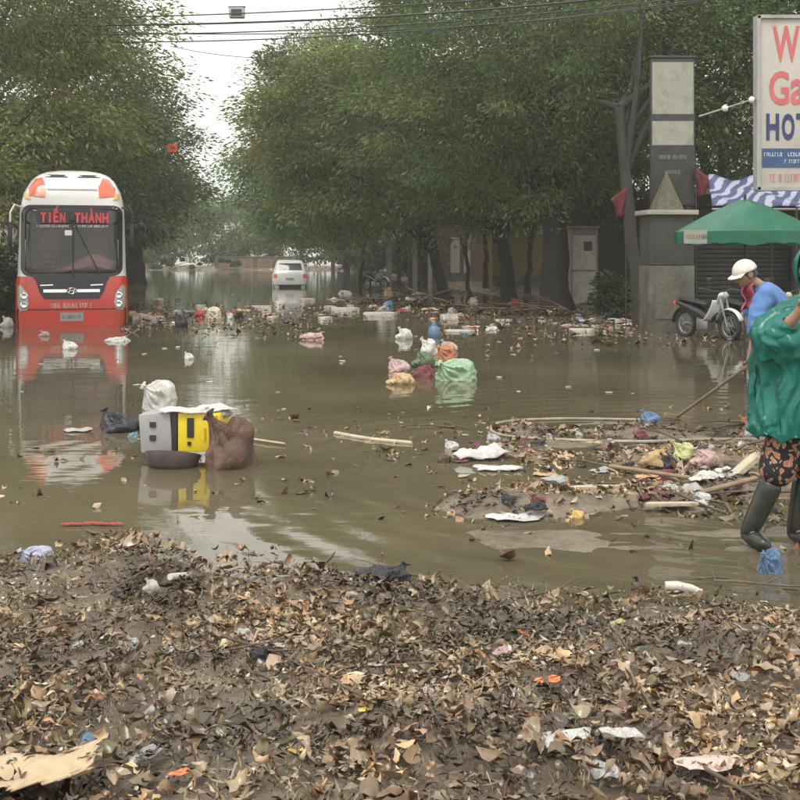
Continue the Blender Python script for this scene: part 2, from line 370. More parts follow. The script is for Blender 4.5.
def tree(label, base, ells, seed, trunk_r=.3, fork=3.0, lean=(0, 0), tone=(.070, .098, .035), yellow=.15, nclump=150, per=170, leaf=.24, cl_r=1.0, low=None, name='shade_tree', group=None, limbs=9, wr=.33):
    x, y = base; z0 = hz(x, y)-.15
    t = thing(name, label, 'tree', (x, y, z0), 0, group)
    per = int(per*1.40); leaf *= .71
    C, D, K, cents = foliage_points([(a-x, b-y, c-z0, *r) for a, b, c, *r in ells], nclump, per, cl_r, seed, low=low)
    r = np.random.default_rng(seed+5)
    L = leaf*r.uniform(.6, 1.4, len(C))
    V, Fq = leaf_cloud(C, D, L, wr, seed)
    kt = r.uniform(.5, 1.5, nclump)[K]; yl = np.clip(r.normal(yellow, .22, nclump), 0, 1)[K]*r.uniform(.5, 1.3, len(K))
    col = np.array([1.95, 2.25, 1.6])*np.array(tone)[None]*kt[:, None]*r.uniform(.7, 1.3, (len(K), 1))
    col = col*(1-yl[:, None])+(np.array([.25, .21, .085])[None]*kt[:, None])*yl[:, None]
    cr = link('crown', np_mesh('crown', V, Fq, False, np.clip(col, 0, 1)), M_LEAF, t); cr['kind'] = 'stuff'
    mb = MB(); rr = random.Random(seed)
    top = Vector((lean[0], lean[1], fork)); n = 7
    path = [Vector((lean[0]*(i/n)**1.3+rr.uniform(-.06, .06)*(i > 0), lean[1]*(i/n), fork*i/n)) for i in range(n+1)]
    rad = [trunk_r*(1.35 if i == 0 else 1.08 if i == 1 else 1-.32*i/n) for i in range(n+1)]
    mb.tube(path, rad, 12)
    order = sorted(range(len(cents)), key=lambda i: rr.random())[:limbs]
    for j, i in enumerate(order):
        e = Vector(cents[i]); s0 = path[-1-(j % 3)].copy(); m = 6; pts = []
        mid = s0.lerp(e, .45)+Vector((rr.uniform(-.5, .5), rr.uniform(-.5, .5), abs(e-s0 and (e-s0).length)*.16))
        for q in range(m+1):
            u = q/m; pts.append(s0*(1-u)**2+mid*2*u*(1-u)+e*u*u)
        rs = trunk_r*rr.uniform(.34, .55)
        mb.tube(pts, [rs*(1-.85*q/m) for q in range(m+1)], 7)
        for b in range(2):
            f0 = pts[3+b]; kk = rr.randrange(len(cents)); dv = (Vector(cents[kk])-f0); dv = dv.normalized()*min(dv.length, 2.6)
            mb.tube([f0, f0+dv*.5+Vector((0, 0, .15)), f0+dv], [rs*.4, rs*.25, rs*.08], 5)
    mb.build('trunk', M_BARK, t, 50)
    return t

GR, GL = 'trees along the shop side', 'trees along the bus side'
DK = (.052, .070, .030)
tree('dark leaning tree with a slim trunk beside the tall panel sign', (5.55, 25.8), [(5.0, 28.6, 7.8, 3.4, 2.2, 3.2), (8.0, 29.0, 7.2, 3.0, 2.0, 2.8)], 1, .17, 5.6, (-.35, .9), DK, .08, 150, 190, .20, .9)
tree('big old tree with the thickest trunk next to the pale kiosk', (4.75, 34), [(3.2, 34, 7.4, 4.6, 3.6, 5.2), (6.0, 34.5, 6.4, 2.6, 3, 3.4)], 2, .5, 3.4, (-.1, 0), DK, .12, 250, 190, .22, 1.0, low=2.7)
tree('broad tree with a dark trunk in front of the yellow house', (4.0, 41), [(2.3, 41, 7.6, 5.0, 4, 5.6)], 3, .3, 3.2, (-.3, 0), (.06, .082, .033), .12, 240, 180, .25, 1.1, low=2.9)
tree('tree with yellowing leaves and a leaning trunk spreading over the street', (1.9, 47), [(-.6, 47, 6.9, 6.3, 4, 4.9), (-3.6, 47.5, 7.8, 3.0, 3, 3.4)], 4, .27, 2.9, (-.7, 0), (.080, .098, .036), .38, 280, 180, .27, 1.15, low=2.1)
tree('tall green tree leaning out above the parked white car', (1.4, 58), [(-2.6, 58, 8.2, 5.4, 5, 5.6)], 5, .3, 3.6, (-.6, 0), (.068, .100, .038), .22, 220, 170, .32, 1.3, low=2.6)
tree('green tree reaching over the flooded street beyond the parked car', (-1.2, 72), [(-4.9, 72, 6.6, 5.6, 5, 4.6), (-9.9, 72, 7.4, 2.6, 2.5, 1.0)], 6, .3, 3.6, (-.6, 0), (.058, .098, .042), .12, 190, 160, .38, 1.5, low=2.3)
tree('farthest tree of the shop side, low over the street end', (-4.2, 90), [(-7.5, 90, 5.6, 5.5, 5, 3.6)], 7, .28, 2.6, (-.4, 0), (.072, .105, .042), .15, 150, 150, .42, 1.5, low=1.8)
tree('dark tree rising behind the blue awning', (10.4, 29, ), [(10.6, 29.5, 6.8, 4.0, 2.6, 4.0)], 8, .25, 3.4, (.2, 0), DK, .06, 150, 180, .22, 1.0, low=3.4)
tree('dark tree behind the concrete gate pillar', (10.6, 37), [(9.6, 37, 7.6, 5.2, 4, 5.4)], 9, .3, 3.6, (0, 0), DK, .1, 170, 170, .26, 1.2, low=2.8)
tree('tree shading the roof of the yellow house', (8.6, 47), [(8.0, 47, 7.8, 5.4, 4, 5.6)], 10, .3, 3.6, (0, 0), DK, .12, 160, 160, .3, 1.3, low=2.8)
tree('dark overhanging tree with drooping feathery twigs above the bus', (-12.6, 20), [(-8.6, 21, 6.5, 3.6, 3.4, 1.3), (-12, 21, 8.0, 3.6, 3, 3)], 11, .34, 4.6, (.6, .3), (.050, .062, .030), .08, 200, 250, .165, .95, limbs=12, wr=.24)
tree('bushy tree with yellow green leaves hanging down beside the bus', (-13.3, 32), [(-11.6, 32.5, 7.0, 4.8, 3.6, 5.0), (-11.8, 30, 3.6, 2.0, 2, 2.0)], 12, .3, 3.2, (.3, 0), (.082, .096, .036), .3, 220, 170, .24, 1.1, low=1.9)
tree('tall dark tree directly behind the bus roof', (-14.2, 44), [(-13.6, 45, 7.4, 4.9, 4, 4.6)], 13, .36, 3.0, (.3, 0), (.045, .058, .030), .08, 200, 160, .28, 1.2, low=2.2)
tree('shade tree with a thick dark trunk standing out past the bus', (-14.2, 60), [(-15.3, 60, 6.2, 5.0, 5, 4.2)], 14, .62, 3.0, (-.1, 0), (.042, .056, .030), .06, 200, 160, .34, 1.4, low=2.6)
tree('lighter green tree farther down on the bus side', (-19.6, 80), [(-19.2, 80, 5.6, 5.0, 5, 3.8)], 15, .3, 3.0, (.1, 0), (.062, .088, .038), .15, 150, 150, .4, 1.6, low=2.6)
FT = [(-33, 122, 5.6, 5.4, 4.4, .10), (-25.5, 124, 5.0, 5.2, 4.0, .2), (-18, 128, 5.0, 5.2, 4.0, .12), (-11, 124, 6.2, 5.6, 4.8, .1), (-3, 126, 6.4, 6, 4.6, .1), (6, 124, 7, 6, 5, .1), (-44, 126, 7, 6, 5, .1)]
for i, (x, y, z, rx, rzz, yl) in enumerate(FT):
    tree('pale hazy park tree beyond the end of the flooded street', (x, y), [(x, y, z, rx, 4, rzz)], 30+i, .22, 2.0, (0, 0), (.085, .115, .050), yl, 80, 140, .5, 1.6, low=1.0, group='park trees beyond the street end', name='park_tree')

# right-hand shrub, far hedge
def shrub(label, x, y, rx, ry, rzz, seed, n=3500, leaf=.12, tone=(.06, .085, .03), name='shrub'):
    z0 = surf(x, y); t = thing(name, label, name.replace('_', ' '), (x, y, z0))
    C, D, K, _ = foliage_points([(0, 0, rzz, rx, ry, rzz)], 30, n//30, min(rx, rzz)*.5, seed, .2, .1)
    r = np.random.default_rng(seed); col = np.array(tone)[None]*r.uniform(.5, 1.5, (len(C), 1))
    V, Q = leaf_cloud(C, D, leaf*r.uniform(.6, 1.4, len(C)), .45, seed)
    link('foliage', np_mesh('foliage', V, Q, False, col), M_LEAF, t)['kind'] = 'stuff'
    mb = MB()
    for k in range(6):
        a = k*1.05; mb.tube([(0, 0, -.1), (rx*.3*cos(a), ry*.3*sin(a), rzz*.7), (rx*.6*cos(a), ry*.6*sin(a), rzz*1.3)], [.03, .02, .008], 5)
    mb.build('stem', M_BARK, t); return t
p = Wp(614, 300, 29); shrub('dark green shrub between the kiosk and the gate pillar', p.x, 29, .55, .5, .62, 51)
shrub('low clipped green hedge across the end of the street', -22.5, 107, 9, .9, .62, 52, 12000, .2, (.06, .095, .032), 'hedge')


# ------------------------------------------------------------------ lettering
def text_mesh(txt, w, h, bold=0.0):
    """flat lettering fitted to w x h, standing in the XZ plane, facing -Y, centred on its origin"""
    cu = bpy.data.curves.new('t', 'FONT'); cu.body = txt; cu.align_x = 'CENTER'; cu.offset = bold; cu.resolution_u = 3
    o = bpy.data.objects.new('t', cu); COL.objects.link(o)
    me = bpy.data.meshes.new_from_object(o.evaluated_get(bpy.context.evaluated_depsgraph_get()))
    bpy.data.objects.remove(o); bpy.data.curves.remove(cu)
    n = len(me.vertices); a = np.empty(n*3, np.float32); me.vertices.foreach_get('co', a); a = a.reshape(-1, 3)
    mn = a.min(0); mxx = a.max(0); c = (mn+mxx)/2; s = np.maximum(mxx-mn, 1e-6)
    b = np.zeros_like(a); b[:, 0] = (a[:, 0]-c[0])/s[0]*w; b[:, 2] = (a[:, 1]-c[1])/s[1]*h
    me.vertices.foreach_set('co', b.ravel()); me.update(); return me
def lettering(txt, w, h, m, parent, loc, bold=.01, name='lettering', rot=None):
    o = link(name, text_mesh(txt, w, h, bold), m, parent); o.location = loc
    if rot is not None: o.rotation_euler = rot
    return o
def scribble(w, h, n, seed):
    """a line of print too small to read: short uneven strokes"""
    r = random.Random(seed); mb = MB(); x = -w/2; step = w/n
    for k in range(n):
        if r.random() < .16: x += step; continue
        ww = step*r.uniform(.55, .8)
        def q(x0, x1, z0, z1): mb.add([(x0, 0, z0), (x1, 0, z0), (x1, 0, z1), (x0, 0, z1)], [(0, 1, 2, 3)])
        t = ww*.28
        q(x, x+t, -h/2, h/2)
        c = r.random()
        if c < .7: q(x+t, x+ww, h/2-t, h/2)
        if c > .3: q(x+t, x+ww, -h/2, -h/2+t)
        if .2 < c < .6: q(x+ww-t, x+ww, -h/2+t, h/2-t)
        x += step
    return mb

M_PAINTW = mat('bus_white_paint', (.74, .73, .70), .25, .05, 2, coat=.4, dirt=.12, dirtcol=(.35, .30, .22))
M_PAINTR = mat('bus_red_paint', (.62, .055, .035), .28, .1, 2, coat=.3, dirt=.45, dirtcol=(.26, .11, .07))
M_BLACK = mat('black_trim', (.016, .016, .018), .3, .2, 5)
M_LETR = mat('red_lettering', (.62, .05, .06), .5, .1, 8)
M_LETW = mat('pale_lettering', (.72, .70, .68), .5, .1, 8)
M_LENS = mat('orange_red_lens', (.72, .13, .06), .15, .15, 6, coat=.6)
M_LENSY = mat('amber_lens', (.75, .45, .16), .15, .15, 6, coat=.6)
M_HEAD = mat('headlamp_lens', (.42, .42, .36), .12, .3, 9, coat=.8)
M_CHROME = mat('chrome', (.72, .72, .72), .18, .05, 5, metal=.9)
M_SEAT = mat('bus_seat', (.42, .14, .14), .8, .2, 5)
M_DASH = mat('pink_dash_cover', (.75, .36, .34), .85, .15, 4)
M_LINE = mat('cabin_lining', (.06, .06, .065), .9, .2, 3)

def glass_mat(name, tint, fac):
    m = bpy.data.materials.new(name); m.use_nodes = True; n = m.node_tree.nodes; l = m.node_tree.links
    n.remove(n['Principled BSDF'])
    gl = n.new('ShaderNodeBsdfGlossy'); gl.inputs['Roughness'].default_value = .04
    tr = n.new('ShaderNodeBsdfTransparent'); tr.inputs['Color'].default_value = (*tint, 1)
    df = n.new('ShaderNodeBsdfDiffuse'); nz = n.new('ShaderNodeTexNoise'); nz.inputs['Scale'].default_value = 3; nz.inputs['Detail'].default_value = 7
    cr = n.new('ShaderNodeValToRGB'); cr.color_ramp.elements[0].color = (.07, .07, .07, 1); cr.color_ramp.elements[1].color = (.24, .23, .22, 1)  # grey haze of faint reflections put into a mottled diffuse colour
    l.new(nz.outputs['Fac'], cr.inputs['Fac']); l.new(cr.outputs[0], df.inputs['Color'])
    m1 = n.new('ShaderNodeMixShader'); m1.inputs[0].default_value = fac; l.new(tr.outputs[0], m1.inputs[1]); l.new(df.outputs[0], m1.inputs[2])
    fr = n.new('ShaderNodeFresnel'); fr.inputs['IOR'].default_value = 1.5
    m2 = n.new('ShaderNodeMixShader'); l.new(fr.outputs[0], m2.inputs[0]); l.new(m1.outputs[0], m2.inputs[1]); l.new(gl.outputs[0], m2.inputs[2])
    l.new(m2.outputs[0], n['Material Output'].inputs['Surface']); return m
M_GLASS = glass_mat('hazed_windscreen', (.85, .85, .85), .30)
M_DGLASS = mat('dark_window_glass', (.02, .022, .024), .06, .3, 3, spec=.6)

class Shell:
    """vehicle body as a stack of rounded-rectangle rings; front (or rear) surface y = fy(x, z)"""
    def __init__(s, w, y0, y1, rc=.32, bow=.06): s.w, s.y0, s.y1, s.rc, s.bow = w, y0, y1, rc, bow
    def fy(s, x, z):
        w = s.w(z); rc = min(s.rc, w*.6); a = abs(x); y = s.y0(z)+s.bow*(x/w)**2
        if a > w-rc: y += rc-sqrt(max(0, rc*rc-min(rc, a-(w-rc))**2))
        return y
    def ring(s, z, nf=28, nc=10):
        w = s.w(z); P = []
        for i in range(nf+1):
            x = -w*cos(pi*i/nf) if False else -w+2*w*i/nf
            P.append(Vector((x, s.fy(x, z), z)))
        yb = s.y1(z); rb = .15
        P[0].y = max(P[0].y, s.y0(z)+s.rc*.9); P[-1].y = P[0].y
        for i in range(1, nc): P.append(Vector((w, P[nf].y+(yb-rb-P[nf].y)*i/nc, z)))
        P += [Vector((w, yb-rb, z)), Vector((w-rb, yb, z)), Vector((0, yb, z)), Vector((-w+rb, yb, z)), Vector((-w, yb-rb, z))]
        for i in range(nc-1, 0, -1): P.append(Vector((-w, P[0].y+(yb-rb-P[0].y)*i/nc, z)))
        return P
    def stack(s, zs, hole=None, capa=True, capb=True):
        mb = MB(); R = [s.ring(z) for z in zs]; mb.rings(R, capa, capb)
        if hole:
            x0, x1, z0, z1 = hole; keep = []
            for f in mb.f:
                c = sum((Vector(mb.v[i]) for i in f), Vector())/len(f)
                if len(f) == 4 and x0 < c.x < x1 and z0 < c.z < z1 and c.y < s.y0(c.z)+.5: continue
                keep.append(f)
            mb.f = keep
        return mb
    def patch(s, outline, off=.01, steps=5, depth=.03):
        cx = sum(p[0] for p in outline)/len(outline); cz = sum(p[1] for p in outline)/len(outline); n = len(outline); mb = MB(); R = []
        R.append([Vector((x, s.fy(x, z)+depth, z)) for x, z in outline])
        for k in range(steps):
            t = 1-k/steps; R.append([Vector((cx+(x-cx)*t, s.fy(cx+(x-cx)*t, cz+(z-cz)*t)-off, cz+(z-cz)*t)) for x, z in outline])
        return mb.rings(R, False, True)
    def frame(s, outer, inner, off=.012, depth=.03):
        def rs(P, n=96):
            L = [0]
            for i in range(len(P)): q = P[(i+1) % len(P)]; L.append(L[-1]+math.hypot(q[0]-P[i][0], q[1]-P[i][1]))
            Q = P+[P[0]]; u = np.linspace(0, L[-1], n, endpoint=False); return list(zip(np.interp(u, L, [p[0] for p in Q]), np.interp(u, L, [p[1] for p in Q])))
        outer, inner = rs(outer), rs(inner); R = []
        for ol, o in ((outer, -depth), (outer, off), (inner, off), (inner, -depth)):
            R.append([Vector((x, s.fy(x, z)-o, z)) for x, z in ol])
        return MB().rings(R, False, False)
    def drape(s, mb, off):
        for i, p in enumerate(mb.v): mb.v[i] = (p[0], s.fy(p[0], p[2])-off, p[2])
        return mb
def rrect(x0, x1, z0, z1, r, n=6, k=6):
    P = []
    for cx, cz, a in ((x1-r, z0+r, -pi/2), (x1-r, z1-r, 0), (x0+r, z1-r, pi/2), (x0+r, z0+r, pi)):
        for i in range(n+1): P.append((cx+r*cos(a+pi/2*i/n), cz+r*sin(a+pi/2*i/n)))
    Q = []
    for i, p in enumerate(P):
        q = P[(i+1) % len(P)]; d = math.hypot(q[0]-p[0], q[1]-p[1]); m = max(1, int(d/.2))
        for j in range(m): Q.append((p[0]+(q[0]-p[0])*j/m, p[1]+(q[1]-p[1])*j/m))
    return Q
def dens(pts, step=.12):
    Q = []
    for i, p in enumerate(pts):
        q = pts[(i+1) % len(pts)]; m = max(1, int(math.hypot(q[0]-p[0], q[1]-p[1])/step))
        for j in range(m): Q.append((p[0]+(q[0]-p[0])*j/m, p[1]+(q[1]-p[1])*j/m))
    return Q
def wheel(parent, x, y, z, R, wd):
    o = MB().torus((0, 0, 0), R*.78, R*.24, 'X', 28, 10, wd/(R*.48)).build('tyre', M_RUB, None, 60)
    w = thing('wheel', None, None); w.parent = parent; w.location = (x, y, z); o.parent = w
    MB().lathe([(R*.1, -wd*.45), (R*.56, -wd*.45), (R*.58, 0), (R*.56, wd*.45), (R*.2, wd*.42), (R*.18, wd*.48), (.001, wd*.48)], 20, M=Euler((0, pi/2, 0)).to_matrix()).build('rim', M_STEEL, w, 40)
    return w

# ------------------------------------------------------------------ the coach
def interp(z, tab):
    return float(np.interp(z, [a for a, b in tab], [b for a, b in tab]))
def build_bus():
    loc = Vector((-7.5, 25.6, 0)); rz = radians(14.6)
    t = thing('coach_bus', 'white and red coach bus standing in the flood water facing out', 'bus', loc, rz)
    W = [(-1, 1.24), (.5, 1.25), (1.1, 1.24), (1.2, 1.21), (2.7, 1.17), (2.95, 1.13), (3.1, 1.09), (3.25, 1.02), (3.4, .93), (3.52, .82), (3.6, .68), (3.66, .45)]
    Y0 = [(-1, .06), (.1, .0), (.6, -.04), (1.1, .0), (1.2, .02), (2.8, .22), (3.0, .27), (3.25, .40), (3.5, .62), (3.6, .8), (3.66, 1.2)]
    S = Shell(lambda z: interp(z, W), lambda z: interp(z, Y0), lambda z: 11.8-max(0, z-3)*.3, .34, .07)
    S.stack([-.2, .05, .3, .55, .8, .95, 1.08, 1.16]).build('lower_body', M_PAINTR, t, 45)
    S.stack([1.165, 1.2, 1.4, 1.6, 1.8, 2.0, 2.2, 2.4, 2.6, 2.72, 2.8, 2.9, 3.0, 3.1, 3.2, 3.3, 3.4, 3.5, 3.56, 3.61, 3.64, 3.66], (-1.06, 1.06, 1.21, 2.72)).build('upper_body', M_PAINTW, t, 45)
    # cabin
    c = MB(); c.grid(lambda u, v: (-1.1+2.2*u, .45+4.5*v, 1.17), 1, 1); c.grid(lambda u, v: (-1.1+2.2*u, .45+4.5*v, 2.8), 1, 1)
    c.grid(lambda u, v: (-1.1, .45+4.5*u, 1.17+1.63*v), 1, 1); c.grid(lambda u, v: (1.1, .45+4.5*u, 1.17+1.63*v), 1, 1); c.grid(lambda u, v: (-1.1+2.2*u, 4.95, 1.17+1.63*v), 1, 1)
    c.build('cabin_lining', M_LINE, t)
    d = MB(); d.grid(lambda u, v: (-1.0+2.0*u, .32+.5*v, 1.24+.24*sin(pi*min(1, v*1.2))*(.3+.7*sstep(.25, .8, u))+.22*math.exp(-((u-.72)/.22)**2)*sin(pi*min(1, v+.25))), 20, 8); d.build('dashboard', M_DASH, t, 'all')
    for sx in (-.6, .55):
        m = MB(); m.box((sx, 1.6, 1.5), (.5, .5, .14), bev=.05); m.box((sx, 1.85, 1.85), (.5, .14, .75), (radians(-8), 0, 0), bev=.06); m.box((sx, 1.9, 2.3), (.28, .1, .2), bev=.04)
        m.build('seat', M_SEAT, t, 40)
    m = MB(); m.torus((-.6, 0, 0), .22, .02, 'Y', 24, 8); m.box((-.6, 0, 0), (.4, .02, .04)); m.build('steering_wheel', M_BLACK, t, 40, loc=(0, .95, 1.55), rot=(radians(-30), 0, 0))
    for sx in (-.55, .3):
        MB().tube([(sx, 2.6, 1.17), (sx, 2.6, 2.8)], .03, 8).build('cabin_pole', M_STEEL, t, True)
    # windscreen
    gl = S.patch(rrect(-1.05, 1.05, 1.22, 2.72, .16), .004, 6, .004).build('windscreen', M_GLASS, t, 'all')
    S.frame(rrect(-1.13, 1.13, 1.17, 2.80, .2), rrect(-1.04, 1.04, 1.23, 2.71, .16), .012).build('windscreen_frame', M_BLACK, t, 40)
    S.patch(rrect(-1.045, 1.045, 2.36, 2.715, .1), .008, 4, .006).build('sun_strip', M_BLACK, t, 'all')
    for txt, x, w in (('TIẾN', -.42, .56), ('THÀNH', .43, .78)):
        for j, ch in enumerate(txt):
            up_ = {'Ế': .40, 'À': .34}.get(ch, .24); cw = w/len(txt); xx = x-w/2+cw*(j+.5)
            o = lettering(ch, cw*(.3 if ch == 'I' else .86), up_, M_LETR, t, (xx, S.fy(xx, 2.53)-.022, 2.51+(up_-.24)/2), .045, 'letter'); o.rotation_euler = (radians(-7), 0, 0)
            if ch in 'ẾÀ': o['kind'] = 'stuff'
    for k, (x, w) in enumerate(((-.42, .7), (.43, .78))):
        q = scribble(w, .05, 26, 2+k); q.v = [(a+x, b, z+2.315) for a, b, z in q.v]; S.drape(q, .016).build('lettering', M_LETW, t)
    q = S.patch(rrect(-.16, .02, 2.10, 2.22, .01), .012, 2, .01); q.build('windscreen_sticker', M_LETW, t)
    MB().box((0, .1, 2.52), (.14, .1, .2), bev=.03).build('camera_box', M_BLACK, t, 40, loc=(0, S.fy(0, 2.52)-.14, 0))
    for x0, z0, x1, z1 in ((.02, 1.15, .03, 2.55), (.62, 1.2, .04, 2.42)):
        MB().tube([(x0, S.fy(x0, z0)-.07, z0), (x0*.6+x1*.4, S.fy(x0, 1.7)-.05, z0*.6+z1*.4), (x1, S.fy(x1, z1)-.03, z1)], [.02, .014, .01], 6).build('wiper_arm', M_BLACK, t, True)
        k0 = Vector((x0*.55+x1*.45, 0, z0*.55+z1*.45)); 
        MB().tube([(k0.x, S.fy(k0.x, k0.z)-.025, k0.z), (x1-.02, S.fy(x1, z1)-.025, z1+.02)], .016, 5).build('wiper_blade', M_RUB, t)
    # mask, grille, emblem
    mk = dens([(-.86, 1.17), (.86, 1.17), (.78, 1.05), (.70, .80), (.60, .65), (-.60, .65), (-.70, .80), (-.78, 1.05)])
    S.patch(mk, .014, 5).build('front_mask', M_BLACK, t, 40)
    for x in (-.37, .37): S.patch(dens([(x-.25, .80), (x+.25, .80), (x+.25, .87), (x-.25, .87)]), .03, 2).build('grille_bar', M_CHROME, t, 40)
    for x in (-.55, .55): S.patch(dens([(x-.14, .95), (x+.14, .96), (x+.14, .985), (x-.14, .975)]), .03, 2).build('mask_highlight_bar', M_CHROME, t, 40)
    e = MB(); e.torus((0, 0, 0), .105, .014, 'Y', 28, 8); e.v = [(x, y, z*.62) for x, y, z in e.v]
    for sx in (-1, 1): e.tube([(sx*.052-.02, 0, -.045), (sx*.045+.0, 0, 0), (sx*.052+.02, 0, .045)], .012, 6)
    e.tube([(-.05, 0, -.012), (.05, 0, .012)], .012, 6)
    e.build('emblem', M_CHROME, t, 40, loc=(0, S.fy(0, .83)-.03, .835))
    # lamps
    for sx in (-1, 1):
        P = [(1.19, .93), (1.13, .98), (.98, .80), (.93, .55), (.98, .40), (1.14, .38), (1.2, .55)]; hl = S.patch(dens([(sx*a, b) for a, b in (P if sx > 0 else P[::-1])], .06), .014, 4).build('headlight', M_HEAD, t, 40)
        for dz in (.52, .72):
            MB().lathe([(.075, 0), (.085, .02), (.06, .035), (.001, .02)], 16, M=Euler((pi/2, 0, 0)).to_matrix()).build('bulb_ring', M_CHROME, hl, 40, loc=(sx*1.04, S.fy(sx*1.04, dz)-.012, dz))
        P = [(.62, 2.98), (.98, 3.02), (1.00, 3.20), (.86, 3.42), (.70, 3.46), (.60, 3.22)]
        S.patch(dens([(sx*a*(.97), b) for a, b in (P if sx > 0 else P[::-1])], .06), .02, 4, .05).build('roof_lamp', M_LENS, t, 40)
        P = [(.92, 2.93), (1.06, 2.95), (1.05, 3.10), (.96, 3.08)]
        S.patch(dens([(sx*a, b) for a, b in (P if sx > 0 else P[::-1])], .06), .03, 2, .05).build('marker_lamp', M_LENSY, t, 40)
    S.patch(dens([(-.56, 3.15), (.56, 3.15), (.56, 3.185), (-.56, 3.185)]), .012, 2, .04).build('roof_seam', M_GREYP, t, 40)
    for sx in (-.36, .36): S.patch(dens([(sx-.26, 3.46), (sx+.26, 3.46), (sx+.2, 3.53), (sx-.2, 3.53)]), .01, 2, .05).build('roof_vent', M_BLACK, t, 40)
    q = scribble(.92, .10, 20, 9); q.v = [(a, b, z+.50) for a, b, z in q.v]; S.drape(q, .012).build('lettering', M_LETW, t)
    pl = S.patch(dens([(-.26, .14), (.26, .14), (.26, .34), (-.26, .34)]), .02, 2).build('number_plate', M_GREYP, t)
    q = scribble(.40, .07, 12, 5); q.v = [(a, b, z+.24) for a, b, z in q.v]; S.drape(q, .026).build('lettering', M_BLACK, pl)
    S.frame(dens([(-1.2, -.02), (1.2, -.02), (1.22, .42), (-1.22, .42)]), dens([(-1.18, .0), (1.18, .0), (1.2, .40), (-1.2, .40)]), .006).build('bumper_seam', M_BLACK, t)
    # mirrors
    for sx in (-1, 1):
        a = MB().tube([(sx*1.12, .5, 2.75), (sx*1.26, .2, 2.8), (sx*1.34, .05, 2.62), (sx*1.34, .04, 2.4)], .022, 7).build('mirror_arm', M_PAINTW if sx < 0 else M_BLACK, t, True)
        MB().box((sx*1.34, .05, 2.12), (.10, .14, .52), bev=.04).build('mirror', M_BLACK, t, 40)
    # sides
    for sx in (-1, 1):
        for k in range(6):
            y0 = 1.4+k*1.68; mb = MB(); mb.grid(lambda u, v: (sx*(interp(1.65+1.05*v, W)+.008), y0+1.56*u, 1.65+1.05*v), 1, 4); mb.build('side_window', M_DGLASS, t)
        for y in (2.6, 9.2): wheel(t, sx*1.1, y, .13, .5, .28)
        mb = MB()
        mb.grid(lambda u, v: (sx*1.256, .5+11*u, .80+.18*v+.12*sin(u*5)), 20, 1); mb.build('side_stripe', M_PAINTW, t)
    return t
build_bus()

# ------------------------------------------------------------------ parked white car
def build_car():
    p = G(290, 287.5); t = thing('parked_car', 'small white hatchback parked with its tail towards the flood', 'car', p, radians(6))
    W = [(-.3, .80), (0, .84), (.35, .87), (.62, .85), (.78, .80), (1.15, .69), (1.28, .62), (1.33, .5)]
    Y0 = [(-.3, .1), (0, .02), (.35, 0), (.66, .05), (.78, .12), (1.15, .38), (1.28, .55), (1.33, .9)]
    Y1 = [(-.3, 4.0), (.5, 4.1), (.66, 3.9), (.70, 3.1), (.78, 2.95), (1.28, 2.1), (1.33, 1.8)]
    S = Shell(lambda z: interp(z, W), lambda z: interp(z, Y0), lambda z: interp(z, Y1), .22, .05)
    M_CAR = mat('car_white_paint', (.66, .66, .64), .3, .06, 3, coat=.4, dirt=.2, dirtcol=(.3, .26, .2))
    S.stack([-.2, 0, .15, .35, .5, .62, .68, .74, .8, .9, 1.0, 1.1, 1.18, 1.24, 1.29, 1.33]).build('body', M_CAR, t, 45)
    S.patch(dens([(-.60, .84), (.60, .84), (.52, 1.17), (-.52, 1.17)]), .012, 3).build('rear_window', M_DGLASS, t, 40)
    S.patch(dens([(-.78, -.1), (.78, -.1), (.8, .14), (-.8, .14)]), .03, 2).build('rear_bumper', M_BLACK, t, 40)
    for sx in (-1, 1):
        S.patch(dens([(sx*.62, .46), (sx*.80, .48), (sx*.79, .66), (sx*.64, .66)][::sx], .06), .015, 2).build('tail_light', M_LENS, t, 40)
        MB().box((sx*.93, 2.7, .82), (.16, .1, .13), bev=.03).build('mirror', M_CAR, t, 40)
        for y in (.75, 3.2): wheel(t, sx*.76, y, .02, .3, .2)
        mb = MB(); mb.grid(lambda u, v: (sx*(interp(.82+.35*v, W)+.008), .75+.2*v+(1.75-.5*v)*u, .82+.35*v), 3, 3); mb.build('side_window', M_DGLASS, t)
    pl = S.patch(dens([(-.2, .36), (.2, .36), (.2, .48), (-.2, .48)]), .015, 2).build('number_plate', M_GREYP, t)
    q = scribble(.34, .06, 6, 15); q.v = [(a, b, z+.42) for a, b, z in q.v]; S.drape(q, .02).build('lettering', M_BLACK, pl)
    MB().tube([(-.45, 1.0, 1.36), (-.45, 2.0, 1.36)], .02, 6).build('roof_rail', M_BLACK, t); MB().tube([(.45, 1.0, 1.36), (.45, 2.0, 1.36)], .02, 6).build('roof_rail', M_BLACK, t)
build_car()

# ------------------------------------------------------------------ street side: signs, pillar, kiosk, shop, awning, parasol
M_SIGNW = mat('faded_sign_white', (.46, .44, .39), .6, .06, 3, dirt=.16, dirtcol=(.33, .28, .22))
M_SRED = mat('faded_sign_red', (.55, .13, .13), .6, .15, 6)
M_SNAVY = mat('sign_navy', (.035, .045, .14), .6, .15, 6)
M_SBLUE = mat('sign_blue', (.04, .09, .20), .6, .15, 5)
M_PANEL = mat('weathered_panel', (.30, .30, .245), .7, .12, 5, dirt=.3, dirtcol=(.12, .11, .08))
M_CONC = mat('stained_concrete', (.10, .098, .08), .85, .5, 3, .006, 25, dirt=.4, dirtcol=(.07, .065, .05))
M_PLASTER = mat('dirty_plaster', (.36, .34, .28), .8, .15, 2, .003, 25, dirt=.35, dirtcol=(.16, .14, .1))

